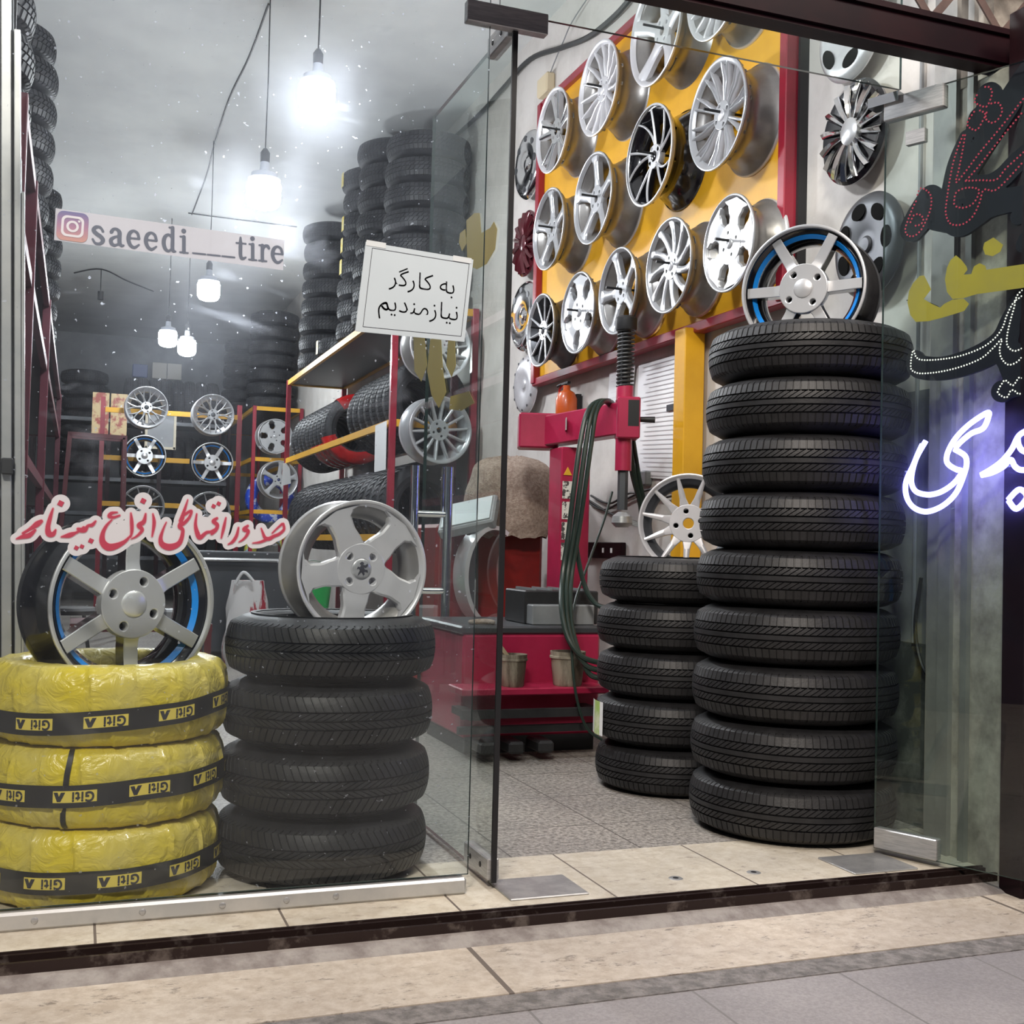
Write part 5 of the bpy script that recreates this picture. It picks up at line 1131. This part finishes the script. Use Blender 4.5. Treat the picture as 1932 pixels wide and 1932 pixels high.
leds(s2, [f4([(340, 935), (370, 1020), (450, 1065), (700, 1060), (1000, 1010), (1300, 900), (1500, 760), (1620, 600), (1680, 430), (1770, 250), (1800, 260), (1740, 480), (1690, 700), (1690, 850), (1780, 935), (1900, 900), (2100, 780)]), f4([(320, 950), (300, 1050), (295, 1180), (330, 1230), (440, 1262), (700, 1240), (1000, 1170), (1300, 1050), (1480, 900), (1610, 765), (1580, 900), (1600, 1030), (1680, 1125), (1760, 1130), (1860, 1070), (2000, 900)]),
 f4([(1800, 210), (1850, 110), (1932, 40)]), f4([(1820, 200), (1900, 140), (1970, 60)]), f4([(1550, 1530), (1580, 1460), (1620, 1400), (1660, 1360), (1750, 1430), (1790, 1420), (1830, 1360), (1870, 1320), (1960, 1370), (1980, 1460), (1930, 1510), (1860, 1560), (1790, 1510), (1740, 1510), (1700, 1590), (1660, 1610), (1580, 1570), (1550, 1530)])], whled, .0, .0085, .0026)
place(s2, md)
s3 = thing('window_vinyl', 'dull yellow vinyl letters stuck on the right glass door', 'lettering')
vy = mat('vinyl_yellow', (.50, .36, .04), .5, col2=(.44, .32, .06), scale=4)
for pol in (f3([(480, 1095), (540, 1090), (590, 1190), (640, 1290), (580, 1370), (535, 1430), (650, 1500), (770, 1555), (830, 1500), (950, 1440), (1110, 1425), (1190, 1500), (1120, 1600), (1000, 1640), (800, 1700), (600, 1750), (420, 1760), (340, 1660), (300, 1480), (320, 1320), (380, 1200)]),
            f3([(1000, 800), (1080, 870), (1150, 960), (1165, 1010), (1110, 1080), (1220, 1070), (1260, 960), (1340, 915), (1420, 950), (1440, 1010), (1932, 935), (2500, 860), (2500, 1180), (1932, 1275), (1300, 1360), (1100, 1420), (950, 1430), (870, 1330), (840, 1150), (870, 980), (920, 870)]), f3([(1410, 620), (1540, 545), (1680, 650), (1640, 750), (1530, 815), (1420, 790), (1390, 700)])):
    v, f = filled([[uvd(*p) for p in pol]], .0004); MB().add([(p.x, p.y, p.z-.006+.028) for p in v], f).build('vinyl_letter', vy, s3)
place(s3, md)
s4 = thing('neon_sign', 'glowing white neon Persian lettering on the right door', 'neon sign')
neon = emis('neon_white', (.27, .235, 1.0), 15.0)
for pth in (f5([(540, 710), (430, 900), (350, 1080), (270, 1250), (245, 1400), (280, 1560), (380, 1680), (540, 1730), (720, 1680), (880, 1570), (1000, 1420), (1090, 1200), (1130, 1040), (1110, 930), (1030, 870), (955, 830)]), f5([(490, 760), (400, 960), (345, 1150), (335, 1320), (400, 1440), (560, 1485), (720, 1460), (870, 1380), (990, 1270), (1060, 1150), (980, 1120), (880, 1060), (840, 990), (860, 870), (950, 700), (1080, 550), (1250, 410), (1440, 300), (1440, 380), (1390, 500), (1330, 550), (1200, 600), (1060, 710), (965, 810)]),
            f5([(1340, 1200), (1480, 1120), (1640, 1000), (1780, 830), (1880, 640), (2000, 560), (2150, 500)]), f5([(1340, 1205), (1500, 1165), (1660, 1080), (1765, 980), (1830, 1080), (1932, 1130), (2150, 1100)]), f5([(1870, 660), (1880, 760), (1940, 850), (2100, 900)]), f5([(1730, 1560), (1890, 1410), (2000, 1520), (1850, 1690), (1735, 1570)])):
    MB().tube([(*p, .012) for p in spline([uvd(*p) for p in pth], 7)], .0079, 8).build('neon_tube', neon, s4)
for px, py in ((1712, 890), (1800, 960), (1830, 830), (1905, 880)):
    a = uvd(px, py); MB().cyl((a[0], a[1], -.002), (a[0], a[1], .012), .003, seg=6).build('tube_clip', M['greyplastic'], s4)
place(s4, md)
# yellow vinyl on the open left door
uvl, ml = basis((1.026, .4, 1.2), (-1, 0, 0)); s5 = thing('window_vinyl', 'yellow vinyl letters on the left open glass door', 'lettering')
vo_ = mat('vinyl_olive', (.36, .28, .05), .5)
for pol in ([(780, 632), (800, 628), (806, 690), (795, 720), (782, 700)], [(812, 640), (832, 636), (836, 700), (842, 740), (828, 770), (814, 745), (806, 700)], [(846, 640), (858, 640), (860, 690), (852, 712), (842, 690)], [(880, 416), (895, 402), (905, 402), (908, 440), (925, 430), (932, 418), (938, 432), (934, 470), (918, 498), (900, 508), (882, 500)], [(868, 440), (878, 432), (880, 460), (872, 474), (866, 458)], [(850, 748), (885, 738), (895, 760), (870, 775), (848, 772)]):
    v, f = filled([[uvl(*p) for p in pol]], .0004); MB().add(v, f).build('vinyl_letter', vo_, s5)
place(s5, ml)

wire('hanging_cable', [P(x, y, 0, XW-.03) for x, y in ((1806, 1060), (1800, 1150), (1796, 1230), (1775, 1282), (1748, 1272), (1732, 1230), (1727, 1170), (1738, 1090))], .006, 'black cable looping down behind the right glass door')
wire('sign_wire', [HG+DD*.06+DN*-.03+Vector((0, 0, P(1735, 566, 1, -.02).z)), HG+DD*.10+DN*-.035+Vector((0, 0, P(1755, 566, 1, -.04).z)), HG+DD*.16+DN*-.03+Vector((0, 0, P(1790, 586, 1, -.06).z))], .0015, 'thin wire below the red dotted letter sign')
